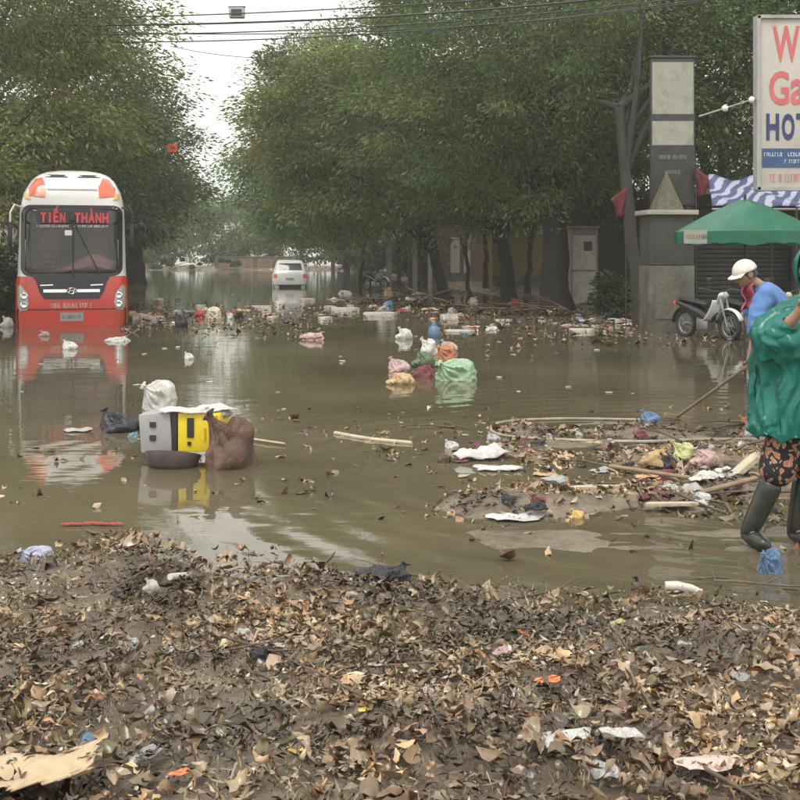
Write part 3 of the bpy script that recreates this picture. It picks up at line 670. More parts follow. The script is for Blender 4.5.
def hotel_sign():
    d = 15.0; p = Wp(757, 188, d); w, h = 1.9, 2.28
    t = thing('hotel_sign', 'tall white board with large red and navy lettering above the awning', 'sign', (p.x, d, 0))
    z0 = p.z
    MB().box((w/2, .06, z0+h/2), (w, .12, h), bev=.012).build('board', M_SIGNW, t, 40)
    fr = MB()
    for x in (.015, w-.015): fr.box((x, .05, z0+h/2), (.05, .17, h+.05))
    for z in (z0-.012, z0+h+.012): fr.box((w/2, .05, z), (w, .17, .045))
    fr.build('frame', M_GREYP, t)
    s = F/d
    def at(px, py): return ((px-757)/s, -.008, z0+(188-py)/s)
    x, y, z = at(786, 44); lettering('W', 27/s, 36/s, M_SRED, t, (x, y, z), .02)
    x, y, z = at(779, 88); lettering('G', 20/s, 34/s, M_SRED, t, (x, y, z), .02)
    x, y, z = at(798, 92); lettering('a', 15/s, 26/s, M_SRED, t, (x, y, z), .02)
    for c, px, ww in (('H', 772.5, 13), ('O', 788, 13), ('T', 802.5, 13)):
        x, y, z = at(px, 127); lettering(c, ww/s, 27/s, M_SNAVY, t, (x, y, z), .04)
    bx = MB(); x, y, z = at(762, 158); bx.box((x+(w-x-.06)/2, -.004, z), (w-x-.06, .008, 19/s)); bx.build('blue_band', M_SBLUE, t)
    for k, (px, py, ww) in enumerate(((764, 154.5, 1.2), (780, 161.5, 1.0))):
        x, y, z = at(px, py); q = scribble(ww, .05, 34, 30+k); q.v = [(a+x+ww/2, -.012, c+z) for a, b, c in q.v]; q.build('lettering', M_LETW, t)
    x, y, z = at(770, 178); q = scribble(1.2, .10, 30, 40); q.v = [(a+x+.6, -.008, c+z) for a, b, c in q.v]; q.build('lettering', M_SRED, t)
    po = MB(); po.tube([(w*.66, .2, hz(p.x+w*.66, d)-.2), (w*.66, .2, z0+h*.8)], .05, 10); po.build('post', M_DSTEEL, t, True)
    po = MB(); po.tube([(w*.95, .2, hz(p.x+w*.95, d)-.2), (w*.95, .2, z0+h*.8)], .05, 10); po.build('post', M_DSTEEL, t, True)
    for zz in (z0+.3, z0+h-.3): MB().box((w/2, .15, zz), (w*.9, .05, .06)).build('bracket', M_DSTEEL, t)
    # arm with lamps reaching left
    a = Wp(757, 98, d); b = Wp(700, 116, d)
    MB().tube([(0, .05, a.z), (b.x-p.x, .05, b.z)], .012, 6).build('cable_arm', M_PANEL, t)
    for u in (.08, .55): MB().lathe([(.001, -.05), (.04, -.03), (.045, .02), (.001, .05)], 10).build('arm_lamp', M_LETW, t, 'all', loc=((b.x-p.x)*u, .03, a.z+(b.z-a.z)*u))
hotel_sign()

def panel_sign():
    d = 24.7; s = F/d; p = Wp(673, 205, d)
    t = thing('panel_sign', 'dark framed pillar sign with two blank weathered panels and small print below', 'sign', (p.x, d, 0))
    def zz(py): return CH-(py-HZ)/s
    w = 44/s; x0 = -w/2
    z0 = zz(205); z1 = zz(58); g0 = hz(p.x, d)-.3
    MB().box((0, .1, (z0+z1)/2), (w, .16, z1-z0), bev=.01).build('frame', M_DSTEEL, t, 40)
    for a, b in ((62, 114), (121, 145)):
        q = MB(); q.grid(lambda u, v: (x0+.03+(w-.06)*u, .014-.004*sin(v*9+u*4), zz(b)+(zz(a)-zz(b))*v), 6, 8); q.build('panel', M_PANEL, t, 'all')
    for k, (py, ww) in enumerate(((157, .5), (172, .3))):
        q = scribble(ww*1.2, .08, 18, 60+k); q.v = [(a, .014, c+zz(py)) for a, b, c in q.v]; q.build('lettering', M_PANEL, t)
    for x in (-w*.36, w*.36): MB().box((x, .12, (g0+z0)/2), (.09, .09, z0-g0)).build('post', M_DSTEEL, t)
    MB().box((0, .1, z1+.03), (w+.08, .22, .05), bev=.01).build('cap', M_DSTEEL, t)
panel_sign()

def gate_pillar():
    d = 23.8; s = F/d; p = Wp(672, 330, d); zt = CH-(210-HZ)/s; w = 46/s; g0 = hz(p.x, d)-.2
    t = thing('gate_pillar', 'stained concrete gate pillar with a small pointed roof beside the leaning tree', 'pillar', (p.x, d, g0), radians(4))
    H = zt-g0
    for k in range(2):
        z0, z1 = (0, H*.62) if k == 0 else (H*.62+.012, H-.1)
        MB().box((0, .4, (z0+z1)/2), (w-.04*k, .8, z1-z0), bev=.015).build('block', M_CONC if k == 0 else mat('mossy_concrete', (.045, .052, .044), .9, .3, 4, .006, 25, dirt=.4), t, 40)
    MB().box((0, .4, H-.05), (w+.14, .96, .1), bev=.015).build('ledge', M_PLASTER, t, 40)
    m = MB(); b = .3; m.add([(-b, .4-b, H+.002), (b, .4-b, H+.002), (b, .4+b, H+.002), (-b, .4+b, H+.002), (0, .4, H+.85)], [(0, 1, 4), (1, 2, 4), (2, 3, 4), (3, 0, 4), (3, 2, 1, 0)])
    m.build('pointed_roof', mat('painted_finial', (.10, .095, .065), .8, .35, 7, dirt=.4), t)
    MB().box((-.12, -.008, H*.40), (.5, .02, .9), bev=.004).build('worn_poster', mat('worn_poster', (.12, .11, .085), .8, .35, 9, dirt=.4, dirtcol=(.09, .085, .07)), t)
gate_pillar()

def kiosk():
    d = 35.5; s = F/d; p = Wp(584, 305, d); g0 = hz(p.x, d)-.1; zt = CH-(229-HZ)/s; w = 27/s; H = zt-g0
    t = thing('kiosk', 'narrow pale kiosk with panelled front standing by the thick tree trunk', 'kiosk', (p.x, d, g0))
    MB().box((0, .4, H/2), (w-.06, .8, H)).build('wall', M_PLASTER, t)
    for k, (a, b) in enumerate(((.04, .45), (.48, .92))):
        MB().box((0, -.012, H*(a+b)/2), (w-.12, .025, H*(b-a)), bev=.006).build('panel', mat('kiosk_panel', (.72, .71, .60), .7, .1, 5, dirt=.35, dirtcol=(.2, .18, .12)), t)
    MB().box((.12, -.032, H*.78), (.26, .02, .3)).build('hatch', M_DARKP, t)
    for sx in (-1, 1): MB().box((sx*(w/2-.03), .0, H/2), (.06, .1, H-.02)).build('post', M_PALEWOOD, t)
    MB().box((0, .38, H+.05), (w+.14, 1.0, .09), bev=.02).build('roof', M_PLASTER, t, 40)
kiosk()

def shop_house():
    # low shop; tree shade is put into its dark wall and added shutters
    y0 = 29.5; x0, x1 = 7.3, 17.0; H = 3.3; g0 = .0
    t = thing('shop_house', 'low shop house with added dark shutters standing in for shade behind the motorbikes', 'building', (x0, y0, g0))
    M_SW = mat('shade_dark_wall', (.045, .042, .037), .85, .3, 1.5, .004, 20, dirt=.4); M_SH = mat('shutter_metal', (.022, .023, .022), .55, .25, 3, metal=.3, dirt=.3)
    wl = MB(); Wd = x1-x0
    wl.box((Wd/2, 3.2, H/2), (Wd, 6, H)); wl.build('wall', M_SW, t)
    for k in range(4):
        MB().box((.2+k*3.05, .05, H/2), (.4, .42, H-.02), bev=.01).build('pier', M_CONC, t)
    for k in range(3):
        sh = thing('shutter', None, None); sh.parent = t; sh.location = (.42+k*3.05, .12, .02)
        me = None
        for j in range(22):
            if me is None:
                q = MB(); q.box((1.3, 0, .058), (2.6, .05, .105), bev=.02); me = q.mesh('slat')
            o = link('slat', me, M_SH, sh); o.location = (0, 0, j*.118)
    MB().box((Wd/2, -.12, H-.22), (Wd, .5, .36), bev=.02).build('lintel', M_SW, t)
    MB().box((Wd/2, 2.4, H+.08), (Wd+.6, 7.6, .14), (radians(2), 0, 0)).build('roof', mat('dark_tin_roof', (.08, .08, .085), .6, .3, 3, metal=.2, dirt=.3), t)
shop_house()

t = thing('filler_wall', 'added dark wall closing the bright gap behind the shrub and the kiosk', 'wall', (5.6, 41.5, 0), radians(-12))  # wall added to close a bright gap, coloured dark like the shade there
MB().box((3.2, .15, 1.6), (6.8, .3, 3.3), bev=.02).build('wall', mat('shade_toned_wall', (.06, .065, .05), .9, .3, 2, .006, 20, dirt=.4), t)
MB().box((3.2, .15, 3.31), (7.0, .44, .1), bev=.02).build('coping', M_CONC, t)
def simple_house(name, label, x, y, w, dp, H, colr, rz=0, wins=((.25, .55), (.7, .55)), door=.48):
    t = thing(name, label, 'house', (x, y, .1), rz); m = mat(name+'_wall', colr, .85, .12, 1.2, .003, 20, dirt=.25, dirtcol=tuple(c*.5 for c in colr))
    MB().box((0, dp/2, H/2), (w, dp, H)).build('wall', m, t)
    mb = MB(); mb.add([(-w/2-.4, -.5, H), (w/2+.4, -.5, H), (w/2+.4, dp+.4, H), (-w/2-.4, dp+.4, H), (-w/2-.4, dp/2, H+1.3), (w/2+.4, dp/2, H+1.3)], [(0, 1, 5, 4), (2, 3, 4, 5), (0, 4, 3), (1, 2, 5), (3, 2, 1, 0)])
    mb.build('roof', mat(name+'_roof', (.16, .075, .05), .8, .25, 4, .01, 12), t)
    for u, v in wins:
        wn = MB().box((0, 0, 0), (1.0, .06, 1.2)).build('window', M_PLASTER, t, loc=(-w/2+w*u, -.02, H*v))
        for sx in (-.24, .24): MB().box((sx, -.036, 0), (.42, .02, 1.08)).build('pane', M_DGLASS, wn)
        MB().box((0, -.06, -.66), (1.2, .14, .07)).build('sill', M_PLASTER, wn)
    dr = MB().box((0, 0, 1.05), (1.0, .07, 2.1)).build('door', M_BROWN, t, loc=(-w/2+w*door, -.02, 0))
    MB().box((.38, -.05, 1.0), (.04, .05, .14)).build('handle', M_STEEL, dr)
    MB().box((0, -.06, .25), (w+.01, .13, .5), bev=.01).build('plinth', M_CONC, t)
    return t
simple_house('yellow_house', 'yellow walled house half hidden behind the street trees', 7.3, 52, 6, 6, 3.6, (.20, .15, .055), 0, (), .55)
simple_house('brown_house', 'brown plastered house next to the yellow house', 2.7, 60, 4.5, 6, 3.8, (.11, .07, .045), 0, (), .4)
simple_house('white_house', 'far white house showing between the park trees', -20.5, 150, 9, 8, 6.6, (.62, .62, .60))

for i, (Y_, side, colr, H_, lab) in enumerate(((70, 1, (.30, .28, .22), 4.6, 'grey plastered house facing the street beyond the brown house'), (80, 1, (.40, .34, .24), 5.2, 'cream house facing the street beyond the grey house'), (92, 1, (.22, .20, .17), 4.4, 'dark house facing the street near its far end'),
        (36, -1, (.16, .15, .13), 4.2, 'dark low house behind the trees on the bus side'), (52, -1, (.25, .22, .17), 4.8, 'brown grey house behind the thick trunk past the bus'), (72, -1, (.34, .32, .26), 4.6, 'pale house behind the trees far down the bus side'))):
    xb = xbank_r(Y_)+5.2 if side > 0 else xbank_l(Y_)-6.5
    simple_house('street_house', lab, xb, Y_, 9, 7, H_, colr, radians(-80 if side > 0 else 100), ((.2, .55), (.8, .55)), .5)
for i, (px_, Y_, rr_) in enumerate(((470, 45, .10), (486, 50, .13), (527, 43, .12), (600, 38, .10), (398, 55, .12), (360, 62, .12))):
    x_ = (px_-CX)/F*Y_
    tree('slim dark sapling among the trunks of the shop side trees', (x_, Y_), [(x_, Y_, 4.2, 1.6, 1.4, 1.3)], 410+i, rr_, 2.6, (.25*(i % 3-1), 0), DK, .1, 22, 150, .26, .8, low=2.6, group='saplings among the shop side trunks', limbs=4, name='sapling')
for i in range(16):
    Y_ = 60+i*3.2; sd_ = 1 if i % 3 else -1; xb = (xbank_r(Y_)+1.4+(i % 2)) if sd_ > 0 else xbank_l(Y_)-1.8
    o = shrub('leafy roadside shrub below the far street trees', xb, Y_, 1.5, 1.2, .95+.25*(i % 3), 300+i, 2200, .26, (.085, .115, .045)); o['group'] = 'roadside shrubs below the far trees'
for i in range(9):
    o = shrub('leafy park shrub along the bank at the far end of the street', -40+i*5.2+random.uniform(-1, 1), 115+random.uniform(-1, 2), 3.0, 1.5, 1.2+.5*random.random(), 340+i, 2600, .34, (.10, .13, .055)); o['group'] = 'park shrubs at the street end'
for i, (x_, y_) in enumerate(((-11.2, 26.5), (-12.2, 29.5), (-11.9, 33.0), (-13.2, 38.0))):
    o = shrub('dark leafy shrub on the bank beside the bus', x_, y_, 1.3, 1.2, .8+.2*(i % 2), 380+i, 3600, .15, (.05, .065, .028)); o['group'] = 'shrubs on the bank beside the bus'
# tarp awning and parasol
def awning():
    d = 17.2; a = Wp(712, 206, d); b = Wp(735, 181, d+2.2)
    t = thing('tarp_awning', 'blue and white striped tarpaulin awning on poles under the tall white board', 'awning', (a.x, d, 0))
    m = bpy.data.materials.new('striped_tarp'); m.use_nodes = True; n = m.node_tree.nodes; l = m.node_tree.links; pr = n['Principled BSDF']; pr.inputs['Roughness'].default_value = .4
    tc = n.new('ShaderNodeTexCoord'); mp = n.new('ShaderNodeMapping'); mp.inputs['Rotation'].default_value = (0, 0, .5); wv = n.new('ShaderNodeTexWave'); wv.inputs['Scale'].default_value = 1.5; wv.inputs['Distortion'].default_value = 3.5; wv.inputs['Detail Scale'].default_value = 1.2
    l.new(tc.outputs['Object'], mp.inputs['Vector']); l.new(mp.outputs[0], wv.inputs['Vector'])
    cr = n.new('ShaderNodeValToRGB'); cr.color_ramp.elements[0].position = .45; cr.color_ramp.elements[0].color = (.03, .045, .13, 1); cr.color_ramp.elements[1].position = .62; cr.color_ramp.elements[1].color = (.30, .31, .40, 1)
    l.new(wv.outputs[0], cr.inputs['Fac']); l.new(cr.outputs[0], pr.inputs['Base Color'])
    W = 3.6; D = 2.2; z0, z1 = a.z, a.z+.62
    def fn(u, v):
        lx = .55*v*(1-u)  # left edge slants
        z = z0+(z1-z0)*v**.7-.10*sin(u*pi*4)**2*(.3+v*.4)+.03*sin(u*23+v*7)-.09*sin(pi*v)
        return (lx+W*u, D*v, z)
    mb = MB(); mb.grid(fn, 40, 14); o = mb.build('tarp', m, t, 'all')
    so = o.modifiers.new('thick', 'SOLIDIFY'); so.thickness = .012
    for u, v in ((.36, 0), (.68, 0), (1, 0), (.36, 1), (.68, 1), (1, 1)):
        x, y, z = fn(u, v); g0 = hz(a.x+x, d+y)-.2
        MB().tube([(x, y, g0), (x, y, z-.012)], .02, 8).build('pole', M_DSTEEL, t, True)
    MB().tube([fn(u/8, 0)[:2]+(z0-.05,) for u in range(9)], .018, 6).build('front_rail', M_STEEL, t, True)
awning()

def parasol():
    d = 14.6; p = Wp(745, 228, d); R = .95
    t = thing('green_parasol', 'green market parasol with a small pale label on its rim beside the awning', 'parasol', (p.x, d, 0))
    zr = CH-(232-HZ)/F*d; zt = CH-(199-HZ)/F*d
    mg = mat('green_parasol_cloth', (.02, .15, .09), .32, .3, 3, .006, 9, dirt=.3, dirtcol=(.03, .09, .06), trans=.22, trcol=(.03, .25, .15))
    n = 8
    me = None
    for k in range(n):
        a0 = 2*pi*k/n+.2
        def fn(u, v):
            a = a0+2*pi/n*u; sag = 1-.05*sin(pi*u)*v
            r = R*v*sag*(1+.0*u); z = zt-(zt-zr)*(v**1.25)-.05*sin(pi*u)*v*(1-v)
            return (r*cos(a), r*sin(a), z)
        q = MB(); q.grid(fn, 6, 8); q.build('canopy_panel', mg, t, 'all')
        def fv(u, v):
            x, y, z = fn(u, 1); return (x, y, z-v*.16+.02*v*sin(u*pi*3))
        q = MB(); q.grid(fv, 8, 2); q.build('valance', mg, t, 'all')
        x, y, z = fn(0, 1); xm, ym, zm = fn(0, .5)
        MB().tube([(0, 0, zt-.02), (xm, ym, zm-.012), (x, y, z-.01)], .008, 5).build('rib', M_STEEL, t)
        MB().tube([(xm, ym, zm-.02), (0, 0, zr-.1)], .006, 5).build('strut', M_STEEL, t)
    MB().tube([(0, 0, hz(p.x, d)-.2), (0, 0, zt+.06)], .02, 10).build('pole', M_DSTEEL, t, True)
    a = Wp(695, 237, d-.5); b = MB(); b.box((0, 0, 0), (.34, .012, .17)); lb = b.build('label_board', M_PANEL, t, loc=(a.x-p.x+.0, -.62, a.z))
    q = scribble(.28, .05, 16, 71); q.v = [(x, -.01, z) for x, y, z in q.v]; q.build('lettering', M_BLACK, lb)
parasol()

# flags / red cloths
M_FLAG = mat('red_flag', (.11, .016, .018), .7, .15, 5)
def flag(px, py, d, hh, label, sgn=1):
    p = Wp(px, py, d); t = thing('red_flag', label, 'flag', (p.x, d, p.z-hh))
    mb = MB(); mb.grid(lambda u, v: (sgn*(.0+.34*u*(.5+.5*v)+.02*sin(v*7)), .05*sin(u*8+v*4), hh*v-.25*u*v), 8, 10)
    o = mb.build('cloth', M_FLAG, t, 'all'); o.modifiers.new('s', 'SOLIDIFY').thickness = .006
    g0 = hz(p.x, d)-(p.z-hh)-.1
    MB().tube([(0, 0, g0), (0, 0, hh+.12)], .012, 6).build('pole', M_DSTEEL, t)
flag(626, 188, 24.3, .62, 'red flag hanging on a pole by the leaning tree', -1)
flag(696, 168, 24.6, .62, 'red flag hanging on a pole behind the gate pillar')
# small red board on the far left trees
p = Wp(172, 148, 44); t = thing('red_board', 'small orange red board fixed up in the tree behind the bus', 'sign', (p.x, 44, p.z))
MB().box((0, 0, 0), (.42, .04, .34), bev=.01).build('board', M_LENS, t); MB().box((0, .04, 0), (.46, .03, .38)).build('frame', M_DSTEEL, t)
MB().tube([(0, .06, .18), (-.3, .3, 1.2), (-1.2, .5, 2.0)], .02, 5).build('hanger', M_DSTEEL, t)

# pale fence posts and gate bits far right-centre
for i, (px, yb, yt, d, w) in enumerate(((333, 284, 250, 60, .2), (415, 288, 240, 52, .22), (430, 288, 241, 55, .2), (455, 286, 239, 60, .5), (467, 286, 238, 60, .35), (389, 286, 247, 58, .3))):
    p = Wp(px, yb, d); q = Wp(px, yt, d); g0 = hz(p.x, d)-.15
    t = thing('gate_post', 'pale square gate post among the far street trees', 'post', (p.x, d, g0), 0, 'pale gate posts among the far trees')
    MB().box((0, 0, (q.z-g0)/2), (w, .2, q.z-g0), bev=.01).build('shaft', M_PLASTER, t); MB().box((0, 0, q.z-g0+.04), (w+.08, .28, .08), bev=.02).build('cap', M_PLASTER, t)
# low brown wall across the street end
t = thing('park_wall', 'low brown wall at the far end of the street right of the hedge', 'wall', (-16.5, 108.5, .1))
MB().box((2.5, 0, .55), (7.5, .3, 1.1), bev=.02).build('wall', mat('brown_wall', (.20, .14, .09), .9, .2, 1.5, .01, 12, dirt=.3), t)
MB().box((2.5, 0, 1.14), (7.7, .42, .1), bev=.02).build('coping', M_CONC, t)
for k in range(5): MB().box((-1.2+k*1.85, -.02, .6), (.35, .42, 1.18), bev=.02).build('pier', M_CONC, t)

# ------------------------------------------------------------------ overhead cables
def cable(a, b, sag, r, label, group, n=24):
    pts = [Vector(a).lerp(Vector(b), i/n)-Vector((0, 0, sag*4*(i/n)*(1-i/n))) for i in range(n+1)]
    o = MB().tube(pts, r, 5).build('overhead_cable', M_RUB, None, True); tag(o, label, 'cable', group); return pts
GC = 'cables slung across the street'
d = 22.0
CB = []
for k, (y0, y1, sg, r) in enumerate(((6, -14, .15, .014), (13, -6, .2, .022), (22, 2, .22, .014), (18, 8, .3, .012), (30, 6, .25, .014))):
    a = Wp(60, y0+12, d+.2*k); b = Wp(700, y1-6, d+.2*k); CB.append(cable(a, b, sg, r, ['black cable slung over the street, topmost of the bundle', 'thickest black cable of the bundle slung over the street', 'thin black cable just below the thickest one over the street', 'thinnest black cable in the middle of the bundle over the street', 'black cable slung over the street, lowest of the bundle'][k], GC))
cable(Wp(170, 46, 23.5), Wp(262, 58, 23.5), .05, .008, 'thin short cable sagging below the others into the tree crowns', None)
p = Wp(237, 13, 22.2); t = thing('cable_box', 'grey splice box hanging on the overhead cables', 'box', p)
MB().box((0, 0, 0), (.30, .16, .20), bev=.02).build('case', M_GREYP, t, 40); MB().box((0, 0, .115), (.34, .04, .03)).build('hook', M_DSTEEL, t); MB().box((0, -.085, 0), (.2, .01, .12)).build('cover', M_DSTEEL, t)

# ------------------------------------------------------------------ motorbikes
M_MBW = mat('scooter_white', (.60, .60, .58), .3, .08, 4, coat=.3, dirt=.2)
M_MBK = mat('scooter_black', (.02, .02, .022), .3, .2, 4, coat=.3)
def motorbike(label, x, y, rz, body):
    z0 = surf(x, y)-.03
    t = thing('motorbike', label, 'motorbike', (x, y, z0), rz, None)
    for yy, nm in ((-.62, 'front'), (.62, 'rear')):
        w = thing('wheel', None, None); w.parent = t; w.location = (0, yy, .29)
        MB().torus((0, 0, 0), .25, .045, 'X', 28, 8).build('tyre', M_RUB, w, 'all'); MB().torus((0, 0, 0), .20, .018, 'X', 24, 6).build('rim', M_STEEL, w, 'all')
        s = MB()
        for k in range(8): s.tube([(0, 0, 0), (0, .2*cos(k*pi/4), .2*sin(k*pi/4))], .006, 4)
        s.tube([(-.06, 0, 0), (.06, 0, 0)], .04, 10); h = s.build('spokes', M_STEEL, w); h['kind'] = 'stuff'
    fd = MB(); fd.grid(lambda u, v: ((u-.5)*.13, -.62+.33*cos(radians(20+140*v)), .29+(.33+.03*sin(pi*u))*sin(radians(20+140*v))), 4, 12); o = fd.build('front_fender', body, t, 'all'); o.modifiers.new('s', 'SOLIDIFY').thickness = .012
    fd = MB(); fd.grid(lambda u, v: ((u-.5)*.15, .62+.33*cos(radians(0+120*v)), .29+.33*sin(radians(0+120*v))), 4, 10); o = fd.build('rear_fender', M_MBK, t, 'all'); o.modifiers.new('s', 'SOLIDIFY').thickness = .012
    for sx in (-1, 1):
        MB().tube([(sx*.075, -.62, .29), (sx*.075, -.42, .86)], [.018, .022], 8).build('fork', M_STEEL, t, True)
    MB().tube([(-.34, -.26, 1.02), (-.26, -.34, 1.0), (0, -.38, .95), (.26, -.34, 1.0), (.34, -.26, 1.02)], .014, 7).build('handlebar', M_DSTEEL, t, True)
    for sx in (-1, 1):
        MB().tube([(sx*.34, -.26, 1.02), (sx*.42, -.20, 1.025)], .02, 8).build('grip', M_RUB, t); MB().tube([(sx*.24, -.33, 1.0), (sx*.28, -.33, 1.18)], .006, 5).build('mirror_stem', M_DSTEEL, t)
        MB().box((sx*.29, -.33, 1.21), (.12, .03, .08), bev=.02).build('mirror', M_MBK, t, 40)
    R = []
    for yy, w, z, hh in ((-.50, .08, .90, .10), (-.42, .13, .88, .16), (-.36, .10, .80, .2)):
        R.append([Vector((w*cos(a), yy, z+hh*.5*sin(a))) for a in [2*pi*k/14 for k in range(14)]])
    MB().rings(R).build('head_cowl', body, t, 40)
    MB().lathe([(.001, .03), (.05, .02), (.07, 0)], 14, M=Euler((pi/2, 0, 0)).to_matrix()).build('headlight', M_HEAD, t, True, loc=(0, -.50, .9))
    ls = MB(); ls.grid(lambda u, v: ((u-.5)*(.42-.1*v), -.34+.10*abs(u-.5)*2-.06*v+.16*(1-v)**2, .38+.42*v), 10, 8); o = ls.build('leg_shield', body, t, 'all'); o.modifiers.new('s', 'SOLIDIFY').thickness = .015
    R = []
    for yy, w, z, hh in ((-.30, .06, .5, .12), (-.1, .10, .42, .16), (.15, .13, .52, .24), (.4, .14, .60, .24), (.7, .12, .68, .16), (.86, .06, .72, .08)):
        R.append([Vector((w*cos(a), yy, z+hh*.5*sin(a))) for a in [2*pi*k/14 for k in range(14)]])
    MB().rings(R).build('body', body if body is M_MBK else M_MBK, t, 40)
    R = []
    for yy, w, z, hh in ((-.02, .08, .70, .06), (.1, .13, .72, .09), (.35, .14, .75, .1), (.65, .13, .79, .09), (.8, .07, .80, .05)):
        R.append([Vector((w*cos(a), yy, z+hh*.5*sin(a))) for a in [2*pi*k/14 for k in range(14)]])
    MB().rings(R).build('seat', M_RUB, t, 40)
    MB().box((0, .05, .30), (.24, .34, .24), bev=.06).build('engine', M_STEEL, t, 40); MB().tube([(.1, .1, .22), (.16, .4, .24), (.17, .8, .32)], [.02, .035, .04], 8).build('exhaust', M_CHROME, t, True)
    MB().box((0, .90, .70), (.14, .05, .08), bev=.02).build('tail_light', M_LENS, t, 40)
    MB().tube([(-.1, .1, .2), (-.28, .12, .02)], .012, 5).build('kick_stand', M_DSTEEL, t)
    return t
motorbike('motorbike with a white front fender parked near the gate pillar', 6.15, 22.4, radians(28), M_MBW)
motorbike('motorbike with white leg shield parked second from the gate pillar', 6.75, 22.0, radians(15), M_MBW)
motorbike('black motorbike parked behind the stooping worker in blue', 7.5, 22.3, radians(8), M_MBK)
motorbike('small motorbike parked among the far trees near the white car', -1.2+.1, 51, radians(40), M_MBW)

# ------------------------------------------------------------------ people
M_SKIN = mat('skin', (.32, .19, .125), .55, .12, 30)
M_HAIR = mat('black_hair', (.012, .010, .009), .5, .3, 30)
def bake(o):
    dg = bpy.context.evaluated_depsgraph_get(); me = bpy.data.meshes.new_from_object(o.evaluated_get(dg))
    old = o.data; o.modifiers.clear(); o.data = me; bpy.data.meshes.remove(old); return o
def skin(name, J, E, m, parent, sub=2, roots=()):
    names = list(J); me = bpy.data.meshes.new(name)
    me.from_pydata([J[k][0] for k in names], [(names.index(a), names.index(b)) for a, b in E], []); me.update()
    o = link(name, me, m, parent); md = o.modifiers.new('skin', 'SKIN'); md.use_smooth_shade = True
    sv = me.skin_vertices[0].data
    for i, k in enumerate(names):
        r = J[k][1]; sv[i].radius = r if hasattr(r, '__len__') else (r, r); sv[i].use_root = k in roots
    o.modifiers.new('sub', 'SUBSURF').levels = sub; o.modifiers['sub'].render_levels = sub
    bpy.context.view_layer.update()
    return bake(o)
def join_into(o, mb):
    bm = bmesh.new(); bm.from_mesh(o.data); n0 = len(bm.verts)
    vs_ = [bm.verts.new(p) for p in mb.v]
    for f in mb.f:
        try: bm.faces.new([vs_[i] for i in f]).smooth = True
        except ValueError: pass
    bm.to_mesh(o.data); bm.free()
def head_mb(c, Rm, s=1.0):
    """head with brow, eye sockets, nose, mouth, chin and ears; face looks along local -Y"""
    mb = MB(); nu, nv = 36, 26
    def fn(u, v):
        a = 2*pi*u; b = pi*(v-.5)
        x, y, z = cos(b)*sin(a), -cos(b)*cos(a), sin(b)
        X, Y, Z = x*.075, y*.095, z*.118
        if y < 0:
            f = -y
            Z0 = z
            Y -= .030*math.exp(-((x/.13)**2+((z+.12)/.16)**2))*f            # nose
            Y += .012*(math.exp(-(((abs(x)-.36)/.16)**2+((z-.06)/.11)**2)))   # sockets
            Y -= .007*math.exp(-((z-.22)/.08)**2)*f                          # brow
            Y -= .010*math.exp(-((x/.25)**2+((z+.42)/.07)**2))*f+.012*math.exp(-((x/.3)**2+((z+.72)/.14)**2))   # lips, chin
            Y += .006*math.exp(-((x/.3)**2+((z+.48)/.03)**2))
        if z < -.3: X *= 1-.28*min(1, (-z-.3)/.6)
        if z < -.5 and y > 0: Y *= .75
        return Vector((X, Y, Z))*s
    g_ = MB().grid(fn, nu, nv)
    for sx in (-1, 1):
        M = Euler((0, 0, sx*.3)).to_matrix(); g_.lathe([(.001, -.012), (.02, -.01), (.028, .0), (.022, .012), (.001, .006)], 10, (0, 0, 0), Euler((0, pi/2*sx, 0)).to_matrix())
        n = 50
        for i in range(len(g_.v)-n, len(g_.v)): q = Vector(g_.v[i]); g_.v[i] = tuple(Vector((q.x+sx*.078, q.y+.01, q.z*1.3-.005))*s)
    g_.v = [tuple(Rm @ Vector(p)+Vector(c)) for p in g_.v]
    return g_
def hair_mb(c, Rm, s=1.0):
    mb = MB()
    mb.grid(lambda u, v: Rm @ (Vector((.084*cos(pi/2*v)*sin(2*pi*u), .012-.104*cos(pi/2*v)*cos(2*pi*u), .012+.118*sin(pi/2*v)-.05*(1-v)*(cos(2*pi*u) < .3)))*s)+Vector(c), 28, 10); return mb
def eyes(c, Rm, parent, s=1.0):
    for sx in (-1, 1):
        q = MB(); q.lathe([(.001, -.011), (.008, -.008), (.011, 0), (.008, .008), (.001, .011)], 10); q.v = [tuple(Rm @ (Vector((sx*.028, -.078, .010))*s)+Rm @ Vector(p)+Vector(c)) for p in q.v]; q.build('eye', M_LETW, parent, 'all')
def fist(J, E, roots, pre, wrist, palm_dir, across, curl, r=1.0):
    """palm joint chain + four unequal curled fingers and a thumb round a grip; adds joints to the skeleton"""
    d = Vector(palm_dir).normalized(); a = Vector(across).normalized(); c = Vector(curl).normalized(); w = Vector(wrist)
    J[pre+'p'] = (w+d*.055*r, (.040*r, .024*r)); E.append((pre+'w', pre+'p'))
    for i, ln in enumerate((.92, 1.0, .95, .78)):
        o = w+d*.07*r+a*(.031-.021*i)*r
        P = [o, o+(d*.034+c*.010)*ln*r, o+(d*.036+c*.036)*ln*r, o+(d*.012+c*.046)*ln*r]
        for k, p in enumerate(P): J[f'{pre}f{i}{k}'] = (p, (.0098-.0009*k)*r)
        roots.append(f'{pre}f{i}0')
        for k in range(3): E.append((f'{pre}f{i}{k}', f'{pre}f{i}{k+1}'))
    o = w+d*.03*r+a*.03*r
    P = [o, o+(a*.022+c*.02+d*.012)*r, o+(a*.014+c*.045+d*.03)*r, o+(a*.0+c*.055+d*.045)*r]
    for k, p in enumerate(P): J[f'{pre}t{k}'] = (p, (.0115-.001*k)*r)
    roots.append(pre+'t0')
    for k in range(3): E.append((f'{pre}t{k}', f'{pre}t{k+1}'))

